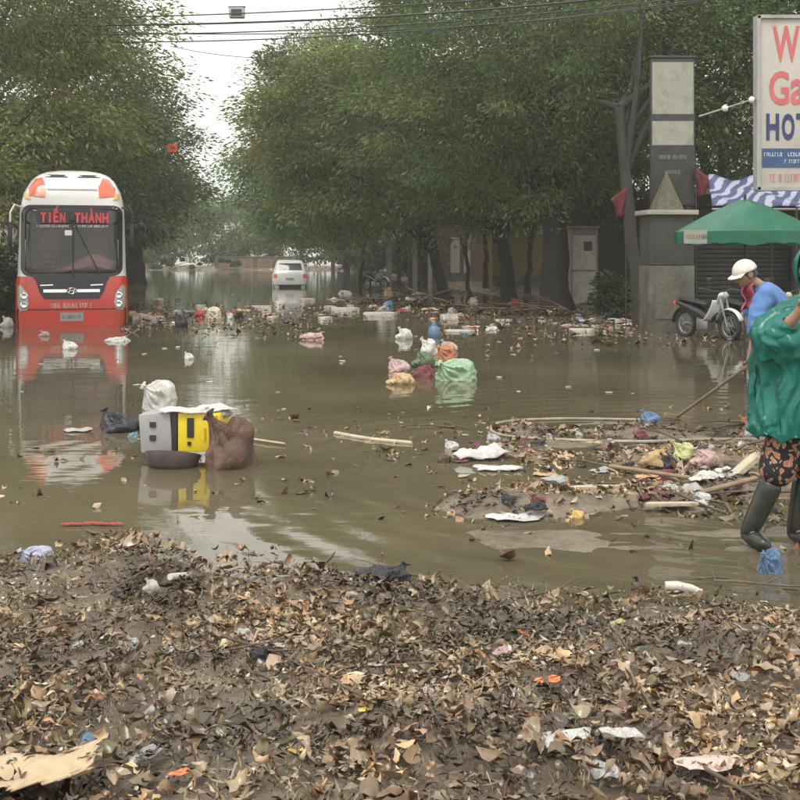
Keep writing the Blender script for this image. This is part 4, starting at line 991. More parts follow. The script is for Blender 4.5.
def person_green():
    X, Y = 2.385, 6.55; g0 = hz(2.1, 6.5)
    t = thing('person', 'person in a long green plastic rain cape, patterned shorts and dark rubber boots', 'person', (X, Y, 0))
    V = Vector
    # facing the camera-left, one hand lifted to the face
    J = {'pel': (V((0, 0, .84)), (.15, .11)), 'wai': (V((0, 0, 1.02)), (.135, .10)), 'che': (V((.0, .01, 1.24)), (.16, .11)), 'nek0': (V((0, .01, 1.39)), (.075, .065)), 'nek': (V((.0, -.01, 1.46)), .052), 'hd': (V((.0, -.02, 1.53)), .055),
         'sl': (V((-.16, 0, 1.335)), .062), 'el': (V((-.26, -.13, 1.20)), .046), 'lw': (V((-.135, -.25, 1.385)), (.032, .028)),
         'sr': (V((.17, 0, 1.335)), .062), 'er': (V((.25, .02, 1.06)), .046), 'rw': (V((.22, -.14, .86)), (.032, .028)),
         'hl': (V((-.085, 0, .80)), .10), 'kl': (V((-.20, -.04, .43)), .05), 'al': (V((-.335, .02, .09)), .045), 'tl': (V((-.30, -.11, .05)), .04),
         'hr': (V((.085, 0, .80)), .10), 'kr': (V((.0, .03, .43)), .05), 'ar': (V((-.05, .05, .09)), .045), 'tr': (V((-.02, -.09, .05)), .04)}
    E = [('pel', 'wai'), ('wai', 'che'), ('che', 'nek0'), ('nek0', 'nek'), ('nek', 'hd'), ('che', 'sl'), ('sl', 'el'), ('el', 'lw'), ('che', 'sr'), ('sr', 'er'), ('er', 'rw'),
         ('pel', 'hl'), ('hl', 'kl'), ('kl', 'al'), ('al', 'tl'), ('pel', 'hr'), ('hr', 'kr'), ('kr', 'ar'), ('ar', 'tr')]
    for an_, to_ in (('al', 'tl'), ('ar', 'tr')):
        a_ = J[an_][0]; zb = hz(X+a_.x, Y+a_.y); J[an_] = (Vector((a_.x, a_.y, zb+.085)), .03); q_ = J[to_][0]; J[to_] = (Vector((q_.x, q_.y, zb+.045)), .02)
    roots = ['pel']
    fist(J, E, roots, 'l', J['lw'][0], (.12, -.10, .62), (-.7, -.5, .15), (.55, -.2, .35)); fist(J, E, roots, 'r', J['rw'][0], (0, -.2, -.8), (-.9, 0, 0), (0, -.6, .2))
    b = skin('body', J, E, M_SKIN, t, 2, roots)
    Rm = Euler((radians(8), 0, radians(-20))).to_matrix(); hc = (0.02, -.05, 1.60)
    join_into(b, head_mb(hc, Rm)); eyes(hc, Rm, t)
    hair_mb(hc, Rm).build('hair', M_HAIR, t, 'all')
    # cape
    mc = mat('green_rain_cape', (.010, .19, .15), .28, .25, 5, .004, 20, coat=.2, trans=.3, trcol=(.015, .33, .26))
    def prof(z):  # left half width, right half width, depth, centre shift
        return [float(np.interp(z, [.62, .8, 1.0, 1.15, 1.25, 1.33, 1.40, 1.46], c)) for c in ([.335, .325, .315, .315, .335, .28, .17, .085], [.34, .32, .30, .28, .26, .23, .16, .085], [.24, .23, .215, .215, .215, .18, .13, .085])]
    def cape(u, v):
        a = 2*pi*u; z = .655+.815*v; wl, wr_, dp = prof(z); cx, sn = cos(a), sin(a)
        fold = (1-v)**.6*(.024*sin(a*11+1.5*sin(a*3)+v*2)+.016*sin(a*19+v*5))+.012*sin(a*7+v*14)+.008*sin(a*13-v*21)
        r = 1+fold*1.6
        x = (wl if cx < 0 else wr_)*cx*r; y = dp*sn*r-.01
        if v < .02: z += .018*sin(a*9)+.01*sin(a*17)
        # pushed out over the lifted forearm
        k = math.exp(-(((x+.24)/.12)**2+((z-1.20)/.10)**2))*(1 if sn < 0 else 0); y -= .10*k
        k2 = math.exp(-(((x+.30)/.10)**2+((z-1.0)/.12)**2))*(1 if sn < 0 else 0); y += .05*k2
        return Vector((x, y, z))
    q = MB(); q.grid(cape, 200, 90)
    P0, P1 = Vector((-.25, -.14, 1.19)), Vector((-.178, -.212, 1.315)); ax = (P1-P0).normalized(); up = ax.orthogonal().normalized(); bb = ax.cross(up)
    q.grid(lambda u, v: P0.lerp(P1, v)+(up*cos(2*pi*u)+bb*sin(2*pi*u))*(.085-.030*v+.004*sin(v*16+3*sin(2*pi*u))), 28, 22)
    # hood
    q.grid(lambda u, v: Rm @ Vector((.112*sin(radians(-125+250*u))*cos(radians(-40+130*v)), .015+.125*cos(radians(-125+250*u))*cos(radians(-40+130*v))+.006*sin(u*30), .02+.145*sin(radians(-40+130*v))))+Vector(hc), 30, 18)
    o = q.build('rain_cape', mc, t, 'all')
    NN = [v.normal.copy() for v in o.data.vertices]
    for v, vn in zip(o.data.vertices, NN):
        c = v.co.copy(); w_ = Vector((c.x*12+1.0*mnoise.noise(c*3), c.y*12, c.z*1.0+.5*mnoise.noise(c*3))); v.co = c+vn*(.020*(max(0, 1-3.4*abs(mnoise.noise(w_)))**1.5-.3)+.006*(max(0, 1-3.6*abs(mnoise.noise(w_*2.0+Vector((3, 1, 7)))))**1.5-.3))
    md = o.modifiers.new('s', 'SOLIDIFY'); md.thickness = .003
    # shorts with a flower print
    mf = bpy.data.materials.new('floral_cloth'); mf.use_nodes = True; n = mf.node_tree.nodes; l = mf.node_tree.links; pr = n['Principled BSDF']; pr.inputs['Roughness'].default_value = .8
    tc = n.new('ShaderNodeTexCoord'); nz = n.new('ShaderNodeTexNoise'); nz.inputs['Scale'].default_value = 9; nz.inputs['Detail'].default_value = 2; l.new(tc.outputs['Object'], nz.inputs['Vector'])
    mxv = n.new('ShaderNodeMixRGB'); mxv.inputs['Fac'].default_value = .2; l.new(tc.outputs['Object'], mxv.inputs['Color1']); l.new(nz.outputs['Color'], mxv.inputs['Color2'])
    vo = n.new('ShaderNodeTexVoronoi'); vo.inputs['Scale'].default_value = 24; l.new(mxv.outputs[0], vo.inputs['Vector'])
    cr = n.new('ShaderNodeValToRGB'); e = cr.color_ramp.elements; e[0].position = .30; e[0].color = (.46, .14, .07, 1); e[1].position = .6; e[1].color = (.018, .016, .02, 1)
    x = e.new(.42); x.color = (.48, .32, .22, 1); x = e.new(.50); x.color = (.03, .02, .02, 1)
    l.new(vo.outputs['Distance'], cr.inputs['Fac']); l.new(cr.outputs[0], pr.inputs['Base Color'])
    J2 = {'p': (V((0, 0, .86)), (.17, .13)), 'h': (V((-.09, 0, .77)), .125), 'k': (V((-.165, -.02, .53)), .118), 'e': (V((-.222, -.035, .345)), .112), 'h2': (V((.09, 0, .77)), .125), 'k2': (V((.045, .01, .53)), .118), 'e2': (V((.0, .03, .345)), .112)}
    s = skin('shorts', J2, [('p', 'h'), ('h', 'k'), ('k', 'e'), ('p', 'h2'), ('h2', 'k2'), ('k2', 'e2')], mf, t, 3, ['p'])
    mb_ = mat('dark_rubber_boot', (.022, .028, .022), .35, .3, 9, coat=.2, dirt=.3, dirtcol=(.09, .08, .05))
    for an, kn, toe in (('al', 'kl', 'tl'), ('ar', 'kr', 'tr')):
        A, K, T = J[an][0], J[kn][0], J[toe][0]; top = A.lerp(K, .92)
        zb = hz(X+A.x, Y+A.y)
        Jb = {'top': (top, (.068, .074)), 'mid': (A.lerp(K, .5), (.066, .07)), 'an': (Vector((A.x, A.y, zb+.085)), (.055, .06)), 'he': (Vector((A.x, A.y+.015, zb+.05)), (.055, .058)), 'ba': (Vector((T.x, T.y, zb+.045)), (.06, .048)), 'to': (Vector((T.x*1.15-A.x*.15, T.y-.07, zb+.036)), (.042, .03))}
        skin('boot', Jb, [('top', 'mid'), ('mid', 'an'), ('an', 'he'), ('he', 'ba'), ('ba', 'to')], mb_, t, 2, ['top'])
    return t
person_green()

def person_blue():
    X, Y = 3.38, 10.2
    t = thing('person', 'stooping worker in a blue shirt and white cap holding a long pole', 'person', (X, Y, 0))
    V = Vector; g0 = hz(X, Y)
    J = {'pel': (V((.10, .04, .84)), (.14, .11)), 'wai': (V((.08, .02, 1.04)), (.10, .08)), 'che': (V((.0, 0, 1.27)), (.11, .09)), 'nek0': (V((-.11, -.01, 1.42)), (.06, .055)), 'nek': (V((-.175, -.02, 1.46)), .05), 'hd': (V((-.21, -.02, 1.49)), .05),
         'sl': (V((-.12, -.15, 1.345)), .045), 'el': (V((-.20, -.19, 1.05)), .042), 'lw': (V((-.245, -.17, .775)), (.03, .027)),
         'sr': (V((-.08, .16, 1.35)), .045), 'er': (V((-.15, .21, 1.08)), .042), 'rw': (V((-.06, .06, .84)), (.03, .027)),
         'hl': (V((.09, -.07, .78)), .095), 'kl': (V((.02, -.10, .40)), .06), 'al': (V((.06, -.09, g0+.08)), .045), 'tl': (V((-.07, -.10, g0+.04)), .04),
         'hr': (V((.11, .09, .78)), .095), 'kr': (V((.12, .12, .40)), .06), 'ar': (V((.24, .13, g0+.08)), .045), 'tr': (V((.12, .13, g0+.04)), .04)}
    E = [('pel', 'wai'), ('wai', 'che'), ('che', 'nek0'), ('nek0', 'nek'), ('nek', 'hd'), ('che', 'sl'), ('sl', 'el'), ('el', 'lw'), ('che', 'sr'), ('sr', 'er'), ('er', 'rw'),
         ('pel', 'hl'), ('hl', 'kl'), ('kl', 'al'), ('al', 'tl'), ('pel', 'hr'), ('hr', 'kr'), ('kr', 'ar'), ('ar', 'tr')]
    roots = ['pel']
    pole = V((-.9, .95, -.72)).normalized()
    fist(J, E, roots, 'l', J['lw'][0], (-.15, 0, -1), (-.8, .4, -.2), (.2, .9, -.1)); fist(J, E, roots, 'r', J['rw'][0], (-.2, -.3, -.6), (-.8, .4, .2), (-.3, -.8, 0))
    b = skin('body', J, E, M_SKIN, t, 2, roots)
    Rm = (Euler((0, 0, radians(-78))).to_matrix() @ Euler((radians(22), 0, 0)).to_matrix()); hc = Vector((-.245, -.02, 1.515))
    join_into(b, head_mb(hc, Rm)); eyes(hc, Rm, t); hair_mb(hc, Rm).build('hair', M_HAIR, t, 'all')
    ms = mat('blue_shirt', (.095, .20, .43), .8, .14, 7, .004, 25, dirt=.1, dirtcol=(.10, .16, .28))
    Js = {'p': (V((.10, .035, .80)), (.185, .155)), 'w': (V((.085, .02, 1.02)), (.185, .155)), 'c': (V((.0, 0, 1.27)), (.20, .165)), 'n': (V((-.10, -.01, 1.43)), (.13, .12)), 'l0': (V((-.12, -.15, 1.345)), .11), 'l1': (V((-.19, -.185, 1.08)), .085), 'l2': (V((-.215, -.185, .96)), .078), 'r0': (V((-.08, .16, 1.35)), .095), 'r1': (V((-.14, .20, 1.10)), .072)}
    sh = skin('shirt', Js, [('p', 'w'), ('w', 'c'), ('c', 'n'), ('c', 'l0'), ('l0', 'l1'), ('l1', 'l2'), ('c', 'r0'), ('r0', 'r1')], ms, t, 3, ['p'])
    NN = [v.normal.copy() for v in sh.data.vertices]
    for v, vn in zip(sh.data.vertices, NN):
        c = v.co.copy(); v.co = c+vn*(.010*(1-2.4*abs(mnoise.noise(Vector((c.x*8, c.y*8, c.z*13)))))+.004*sin(c.z*60-c.y*30))
    mt = mat('olive_trousers', (.16, .17, .055), .85, .2, 8, .003, 30, dirt=.3)
    Jt = {'p': (V((.10, .04, .82)), (.165, .13)), 'l': (V((.09, -.07, .72)), .115), 'lk': (V((.03, -.10, .40)), .08), 'le': (V((.05, -.09, .08)), .075), 'r': (V((.11, .09, .72)), .115), 'rk': (V((.12, .12, .40)), .08), 're': (V((.22, .13, .08)), .075)}
    skin('trousers', Jt, [('p', 'l'), ('l', 'lk'), ('lk', 'le'), ('p', 'r'), ('r', 'rk'), ('rk', 're')], mt, t, 2, ['p'])
    # white cap with dull band
    mcap = mat('white_cap', (.66, .60, .55), .7, .2, 18, .002, 30, dirt=.25, dirtcol=(.35, .2, .14))
    q = MB()
    q.grid(lambda u, v: Rm @ Vector((.100*cos(pi/2*v)*sin(2*pi*u), .01-.118*cos(pi/2*v)*cos(2*pi*u), .028+.110*sin(pi/2*v)))+hc, 30, 10)
    cp = q.build('cap', mcap, t, 'all'); cp.modifiers.new('s', 'SOLIDIFY').thickness = .006
    q = MB(); q.grid(lambda u, v: Rm @ Vector((.10*sin(radians(-65+130*u))*(1+.15*v), -.105*cos(radians(-65+130*u))-.065*v+.012, .030-.02*v))+hc, 14, 5)
    br = q.build('brim', mcap, cp, 'all'); br.modifiers.new('s', 'SOLIDIFY').thickness = .005
    q = MB(); q.grid(lambda u, v: V((-.19-.07*u-.02*sin(v*8), -.04-.06*cos(u*5), 1.44-.22*v-.04*u)), 10, 10)
    o = q.build('neck_towel', mat('pink_towel', (.40, .09, .13), .9, .2, 10), t, 'all'); o.modifiers.new('s', 'SOLIDIFY').thickness = .012
    hand = Vector((X, Y, 0))+J['lw'][0]+V((-.02, .03, -.085))
    tip = G(677, 417, .03)
    butt = hand+(hand-tip).normalized()*.34
    po = thing('rake_pole', 'long wooden pole held by the stooping worker, its end in the debris', 'pole', (tip.x, tip.y, 0))
    MB().tube([Vector((0, 0, tip.z)), hand-Vector((tip.x, tip.y, 0)), butt-Vector((tip.x, tip.y, 0))], [.017, .015, .014], 8).build('shaft', M_WOOD, po, True)
    MB().box((0, 0, tip.z), (.34, .04, .05), (0, .2, .5), bev=.008).build('rake_head', M_WOOD, po)
    return t
person_blue()

# ------------------------------------------------------------------ litter: leaves
def leaf_batch(n, rng, nu=4, nv=2, wide=(.18, .36)):
    """unit-length curled leaves lying near the XY plane: (n, verts, 3) and quads"""
    t = np.linspace(0, 1, nu+1); s = np.linspace(-1, 1, nv+1); T, S = np.meshgrid(t, s, indexing='ij'); T = T.ravel()[None]; S = S.ravel()[None]
    p = rng.uniform(.6, 1.1, (n, 1)); wd = rng.uniform(*wide, (n, 1)); w = wd*np.sin(pi*np.clip(T, .02, .98)**p)
    bend = rng.normal(0, 2.5, (n, 1)); cur = rng.normal(1.0, 2.0, (n, 1)); tw = rng.normal(0, 1.6, (n, 1))
    th = bend*(T-.5); x = np.where(np.abs(bend) < .05, T-.5, np.sin(th)/np.where(np.abs(bend) < .05, 1, bend)); zc = np.where(np.abs(bend) < .05, 0, (1-np.cos(th))/np.where(np.abs(bend) < .05, 1, bend))
    a = cur*S; y = w*np.where(np.abs(cur) < .05, S, np.sin(a)/np.where(np.abs(cur) < .05, 1, cur)); zz = w*np.where(np.abs(cur) < .05, 0, (1-np.cos(a))/np.where(np.abs(cur) < .05, 1, cur))
    ph = tw*(T-.5); Y = y*np.cos(ph)-zz*np.sin(ph); Z = zc+y*np.sin(ph)+zz*np.cos(ph)
    Z += .05*np.sin(T*17+p*30)*S+.03*np.sin(T*31+p*70)
    V = np.stack([x, Y, Z], -1)
    i = np.arange((nu+1)*(nv+1)).reshape(nu+1, nv+1); Q = np.stack([i[:-1, :-1].ravel(), i[1:, :-1].ravel(), i[1:, 1:].ravel(), i[:-1, 1:].ravel()], 1)
    return V, Q
def rot_batch(V, rng, tilt):
    n = len(V); yaw = rng.uniform(0, 2*pi, n); ti = np.abs(rng.normal(0, tilt, n)); az = rng.uniform(0, 2*pi, n)
    ca, sa, ct, st = np.cos(az), np.sin(az), np.cos(ti), np.sin(ti)
    R1 = np.zeros((n, 3, 3)); k = np.stack([ca, sa, np.zeros(n)], 1); K = np.zeros((n, 3, 3)); K[:, 0, 2] = k[:, 1]; K[:, 1, 2] = -k[:, 0]; K[:, 2, 0] = -k[:, 1]; K[:, 2, 1] = k[:, 0]
    R1 = np.eye(3)[None]+st[:, None, None]*K+(1-ct)[:, None, None]*(K @ K)
    Rz = np.zeros((n, 3, 3)); Rz[:, 0, 0] = np.cos(yaw); Rz[:, 0, 1] = -np.sin(yaw); Rz[:, 1, 0] = np.sin(yaw); Rz[:, 1, 1] = np.cos(yaw); Rz[:, 2, 2] = 1
    return np.einsum('nij,nvj->nvi', R1 @ Rz, V)
PAL = np.array([(.075, .050, .032), (.12, .082, .052), (.17, .12, .078), (.055, .040, .028), (.21, .155, .10), (.10, .088, .048), (.14, .085, .05), (.22, .18, .13), (.085, .078, .045), (.045, .038, .030), (.17, .075, .035), (.27, .235, .185)])
PAL = PAL*np.array([1.28, 1.06, .78])
PPR = np.array([.13, .14, .13, .11, .11, .07, .09, .09, .05, .04, .014, .06]); PPR = PPR/PPR.sum()
def litter(name, P, size, rng, tilt, nu=4, nv=2, pal=PAL, ppr=PPR, wide=(.18, .36)):
    n = len(P); V, Q = leaf_batch(n, rng, nu, nv, wide); V = rot_batch(V, rng, tilt)*size[:, None, None]+P[:, None, :]
    k = V.shape[1]; FQ_ = (Q[None]+(np.arange(n)*k)[:, None, None]).reshape(-1, 4)
    c = pal[rng.choice(len(pal), n, p=ppr)]*rng.uniform(.4, 1.45, (n, 1))
    wet = fbm(P[:, 0]*1.7, P[:, 1]*2.4, 63)[:, None]; mudf = np.clip(rng.normal(.42, .3, (n, 1)), 0, .92)
    c = (c*(1-mudf)+np.array([[.20, .155, .10]])*mudf)*(.36+1.65*sstep(.3, .7, wet)); c = np.repeat(c, len(Q), 0)
    return np_mesh(name, V.reshape(-1, 3), FQ_, True, np.clip(c, 0, 1))
rg = np.random.default_rng(5)
# thick litter on the foreground bank
N = 33000; x = rg.uniform(-3.4, 3.6, N); y = 2.9+3.7*rg.uniform(0, 1, N)
h = height(x, y); dn = fbm(x*1.6, y*1.6, 77); keep = (h > -.03) & ((y < 5.8+.12*np.sin(x*3.1)) | (x < -.6)) & (rg.uniform(0, 1, N) < .56+2.6*(dn-.44)) & (np.abs(x) < y*.40+.3)
x, y, h = x[keep], y[keep], h[keep]
pile = .16*np.clip(fbm(x*2.6, y*2.6, 91)-.42, 0, 1)*4*rg.uniform(0, 1, len(x))
P = np.stack([x, y, np.maximum(h, .0)+.006+pile+.02*rg.uniform(0, 1, len(x))], 1)
o = link('leaf_litter', litter('leaf_litter', P, np.minimum(rg.gamma(2.0, .024, len(x))+.010, rg.uniform(.08, .125, len(x))), rg, .6, 5), M_DEAD); tag(o, 'thick brown litter of small wet leaves covering the foreground mud', 'leaf litter', kind='stuff')
N = 9000; x = rg.uniform(-3.4, 3.6, N); y = 2.9+3.6*rg.uniform(0, 1, N); h = height(x, y); keep = (h > -.01) & ((y < 5.75) | (x < -.6)) & (np.abs(x) < y*.40+.3); x, y, h = x[keep], y[keep], h[keep]
P = np.stack([x, y, h+.012+.06*rg.uniform(0, 1, len(x))], 1)
PAL2 = np.array([(.50, .42, .31), (.36, .29, .20), (.06, .045, .035), (.24, .15, .09), (.62, .56, .47), (.15, .14, .07)])*.85; PP2 = np.array([.12, .25, .33, .16, .05, .09])
o = link('shredded_litter', litter('shredded_litter', P, rg.gamma(3, .007, len(x))+.008, rg, .6, 2, 1, PAL2, PP2), M_DEAD); tag(o, 'fine pale and dark shreds strewn through the foreground leaf litter', 'leaf litter', kind='stuff')
N = 7000; x = rg.uniform(-3.4, 3.6, N); y = 2.9+3.2*rg.uniform(0, 1, N); h = height(x, y); keep = (h > 0) & ((y < 5.75) | (x < -.6)) & (np.abs(x) < y*.40+.3); x, y, h = x[keep], y[keep], h[keep]
P = np.stack([x, y, h+.02+.05*rg.uniform(0, 1, len(x))], 1)
o = link('fibre_litter', litter('fibre_litter', P, rg.uniform(.05, .17, len(x)), rg, .22, 5, 1, PAL2*.5, PP2, (.015, .04)), M_DEAD); tag(o, 'thin dark stalks and fibres tangled in the foreground leaf litter', 'leaf litter', kind='stuff')
# sparse litter on the wet flat and the raft, plus bits afloat
N = 34000; x = rg.uniform(-3.2, 6.5, N); y = rg.uniform(6.2, 12.6, N); h = height(x, y)
m = fbm(x*1.1, y*1.8, 55); near = np.exp(-((h-.05)/.09)**2)*(y > 7.1)*.9+np.exp(-((h-.0)/.03)**2)*(y <= 7.1)*.05
keep = rg.uniform(0, 1, N) < np.where(h > -.03, near*np.clip((m-.30)*4, 0, 1), .035*np.clip((m-.42)*6, 0, 1)+.05*np.exp(-((x-1.6)/1.6)**2-((y-9.6)/1.6)**2))
x, y, h = x[keep], y[keep], h[keep]
P = np.stack([x, y, np.maximum(h, 0)+.006+.05*rg.uniform(0, 1, len(x))**3*(h > 0)], 1)
o = link('raft_litter', litter('raft_litter', P, rg.gamma(4, .013, len(x))+.02, rg, .45, 3, 2), M_DEAD); tag(o, 'brown leaves and scraps spread over the debris raft and wet flat', 'leaf litter', kind='stuff')
# tiny floating bits along the far drift
N = 3400; px = rg.uniform(120, 780, N); py = rg.normal(318, 13, N)
py = np.where(px < 330, rg.normal(318, 8, N), np.where(px < 430, rg.normal(306, 8, N), rg.normal(318, 13, N))); ok = (py > 290) & (py < 420); px, py = px[ok], py[ok]
dd = F*CH/(py-HZ); X_ = (px-CX)/F*dd
P = np.stack([X_, dd, np.maximum(height(X_, dd), 0)+.012+.05*rg.uniform(0, 1, len(dd))**2], 1)
o = link('drift_litter', litter('drift_litter', P, rg.gamma(3, .033, len(dd))+.03, rg, .3, 2, 2, PAL*.75), M_DEAD); tag(o, 'drift of brown leaves and scraps across the far flood water', 'leaf litter', kind='stuff')
# large leaves one can pick out
LC = [('brown', (.13, .085, .052)), ('dark brown', (.062, .043, .03)), ('tan', (.27, .20, .13)), ('olive green', (.12, .115, .05)), ('rust orange', (.26, .10, .045)), ('pale grey brown', (.30, .26, .20))]
LP = np.array([.32, .27, .17, .10, .03, .11]); rl = np.random.default_rng(21)
LM = {}
for ci, (nm, c) in enumerate(LC):
    for k in range(6):
        V, Q = leaf_batch(1, rl, 8, 4); V = V[0]; V[:, 2] -= V[:, 2].min()
        LM[ci, k] = np_mesh('dead_leaf', V, Q, True, np.repeat(np.array([c])*np.array([1.1, .98, .85])*rl.uniform(.8, 1.2), len(Q), 0)); LM[ci, k].materials.append(M_DEAD)
cnt = 0
while cnt < 280:
    yy = rl.uniform(3.3, 5.9); xx = rl.uniform(-1, 1)*(yy*.37)
    hh = hz(xx, yy)
    if hh < .0: continue
    ci = rl.choice(6, p=LP); o = link('dead_leaf', LM[ci, int(rl.integers(6))]); s = rl.uniform(.07, .125)
    o.location = (xx, yy, hh+.02+.06*max(0, float(fbm(np.array([xx*2.6]), np.array([yy*2.6]), 91)[0])-.42)*4); o.scale = (s, s, s); o.rotation_euler = (rl.normal(0, .4), rl.normal(0, .4), rl.uniform(0, 6.28))
    tag(o, f'large curled {LC[ci][0]} leaf lying on the foreground litter', 'leaf', 'large dead leaves on the foreground bank'); cnt += 1
# twigs
M_TWIG = mat('wet_twig', (.11, .08, .055), .55, .3, 15, .002, 40)
TW = []
for k in range(6):
    r = random.Random(k); pts = [Vector((0, 0, 0))]
    for i in range(5): pts.append(pts[-1]+Vector((.2, r.uniform(-.05, .05), r.uniform(-.03, .03))))
    q = MB().tube(pts, [.016, .014, .012, .010, .007, .004], 6); a = pts[2]; q.tube([a, a+Vector((.12, .09, .05)), a+Vector((.25, .12, .03))], [.009, .006, .003], 5); me = q.mesh('twig', 60); me.materials.append(M_TWIG); TW.append(me)
rr = random.Random(3)
for k in range(46):
    yy = rr.uniform(3.4, 5.9); xx = rr.uniform(-1, 1)*yy*.37
    o = link('twig', TW[k % 6]); s = rr.uniform(.22, .6); o.scale = (s, s*.9, s*.9); o.location = (xx, yy, surf(xx, yy)+.03); o.rotation_euler = (0, rr.uniform(-.12, .12), rr.uniform(0, 6.28))
    tag(o, 'thin broken twig lying on the foreground leaf litter', 'twig', 'twigs on the foreground bank')
for k in range(34):
    yy = rr.uniform(7.2, 11.5); xx = rr.uniform(.2, 4.2)
    o = link('twig', TW[k % 6]); s = rr.uniform(.4, 1.0); o.scale = (s, s*.9, s*.9); o.location = (xx, yy, surf(xx, yy)+.02); o.rotation_euler = (0, rr.uniform(-.15, .15), rr.uniform(0, 6.28))
    tag(o, 'thin broken twig stranded on the debris raft', 'twig', 'twigs on the debris raft')

# ------------------------------------------------------------------ litter: bags, foam, boards
def bag_mesh(seed, sx=1, sy=1, sz=.7, knot=True):
    """slumped tied bag: pleats running into a gathered neck with a frayed tuft, soft dents, flat foot"""
    r = random.Random(seed); off = Vector((r.uniform(-50, 50), r.uniform(-50, 50), r.uniform(-50, 50)))
    kd = Vector((r.uniform(-.8, .8), r.uniform(-.6, .6), r.uniform(.35, 1))).normalized(); e1 = kd.orthogonal().normalized(); e2 = kd.cross(e1)
    npl = r.randrange(9, 15); q = MB(); nu, nv = 60, 34
    def fn(u, v):
        a = 2*pi*u; th = pi*v; k = cos(th); n = (e1*cos(a)+e2*sin(a))*sin(th)+kd*k; p = n+off
        w = a+.35*mnoise.noise(p*1.6)
        pl = (1-abs(sin(w*npl/2+1.2*mnoise.noise(p*2.2))))**.7*(.12+.88*max(0, k)**.7)
        f = .55*mnoise.noise(p*1.1)+.22*mnoise.noise(p*2.4)-.12*abs(mnoise.noise(p*4))
        rad = .5*(1+.75*f)*(1-.26*pl)
        c = n*rad
        if th < .62:      # neck and tuft along the tie axis
            t = 1-th/.62; ax = c.dot(kd); lat = c-kd*ax; base = .5*cos(.62)
            lat = lat.normalized()*((.16-.12*sin(pi*min(1, t*1.4)*.5) if t < .7 else .05+.32*(t-.7))*(1+.35*sin(a*npl/2))) if lat.length > 1e-6 else lat
            mixf = min(1, t*2.2); c = c*(1-mixf)+(kd*(base+.05+.30*t)+lat)*mixf
        if c.z < -.20: c.z = -.20+(c.z+.20)*.2
        return Vector((c.x*sx, c.y*sy, (c.z+.25)*sz))
    q.grid(fn, nu, nv); me = q.mesh('bag', 55); return me
BAGS = [bag_mesh(k, *a) for k, a in enumerate(((1, .8, .75), (1.2, .8, .6), (.9, .9, 1.0), (1.4, .8, .45), (1.1, .9, .7), (1.5, .7, .5)))]
def sheet_mesh(seed, w=1, d=.6, hgt=.18):
    r = np.random.default_rng(seed); q = MB(); a = r.uniform(0, 6.28, 6)
    q.grid(lambda u, v: ((u-.5)*w*(1+.18*sin(v*5+a[0])), (v-.5)*d*(1+.2*sin(u*6+a[1])), hgt*max(0, .5+.35*sin(u*7+a[2]+v*2)+.35*sin(v*8+a[3]+u*3)+.22*sin(u*17+a[4])*sin(v*15+a[5])+.12*abs(sin(u*31+v*9)))*(1-.75*max(abs(u-.5), abs(v-.5))*2)), 22, 16)
    me = q.mesh('sheet', 35)
    bm = bmesh.new(); bm.from_mesh(me); bmesh.ops.solidify(bm, geom=list(bm.faces), thickness=.006); bm.to_mesh(me); bm.free(); return me
SHEETS = [sheet_mesh(40+k, 1, rw, hh) for k, (rw, hh) in enumerate(((.6, .2), (.45, .28), (.8, .14), (.5, .22)))]
def foam_box_mesh():
    q = MB(); w, d_, h_, th = 1, .7, .45, .07
    q.box((0, 0, th/2), (w, d_, th)); 
    for s in (-1, 1): q.box((s*(w-th)/2, 0, h_/2+th/2+.001), (th, d_-.004, h_)); q.box((0, s*(d_-th)/2, h_/2+th/2+.001), (w-2*th-.004, th, h_-.006))
    return q.mesh('foam_box')
def board_mesh(seed, t=.05):
    r = random.Random(seed); n = 14; P = []
    for k in range(n):
        a = 2*pi*k/n; c, s = cos(a), sin(a); m = max(abs(c), abs(s)); P.append((c/m*.5*r.uniform(.88, 1.03), s/m*.3*r.uniform(.85, 1.05)))
    q = MB(); q.rings([[Vector((x, y, 0)) for x, y in P], [Vector((x*1.02, y*1.02, t*.5)) for x, y in P], [Vector((x, y, t)) for x, y in P]]); return q.mesh('board')
BOARDS = [board_mesh(k, .05+.03*k) for k in range(4)]
def bottle_parts():
    a = MB().lathe([(.03, 0), (.034, .01), (.034, .12), (.032, .14), (.034, .15), (.030, .18), (.014, .215), (.013, .232)], 16).mesh('bottle', 40); b = MB().lathe([(.017, .228), (.017, .25), (.015, .252)], 14).mesh('cap', 40); return a, b
def put(name, label, cat, me, m, pos, size, rz=0, rx=0, ry=0, group=None, sink=0.0):
    key = (me.name, m.name); pos = Vector(pos)
    me2 = put.cache.get(key)
    if me2 is None:
        me2 = me.copy(); me2.materials.clear(); me2.materials.append(m); put.cache[key] = me2
    o = link(name, me2); s = size if hasattr(size, '__len__') else (size,)*3
    o.location = (pos[0], pos[1], pos[2]-sink); o.scale = s; o.rotation_euler = (rx, ry, rz); return tag(o, label, cat, group)
put.cache = {}
FB = foam_box_mesh()
def at(px, py):
    g_ = G(px, py); z = surf(g_.x, g_.y)
    if z > .01: g_ = G(px, py, z)
    return Vector((g_.x, g_.y, z)), F/g_.y
def bag(px, py, wpx, hpx, m, label, k=None, name='plastic_bag', cat='bag', rz=None, group=None, sink=.03):
    """bag whose foot sits at the pixel, wpx wide and hpx high"""
    p, s = at(px, py); k = int(px+py) % 6 if k is None else k; me = BAGS[k]
    b = [Vector(c) for c in me.vertices.items()] if False else None
    dims = BDIM[k]; w = wpx/s; h_ = hpx/s
    return put(name, label, cat, me, m, p, (w/dims[0], w/dims[0], (h_+sink)/dims[2]), (rz if rz is not None else 0), group=group, sink=sink)
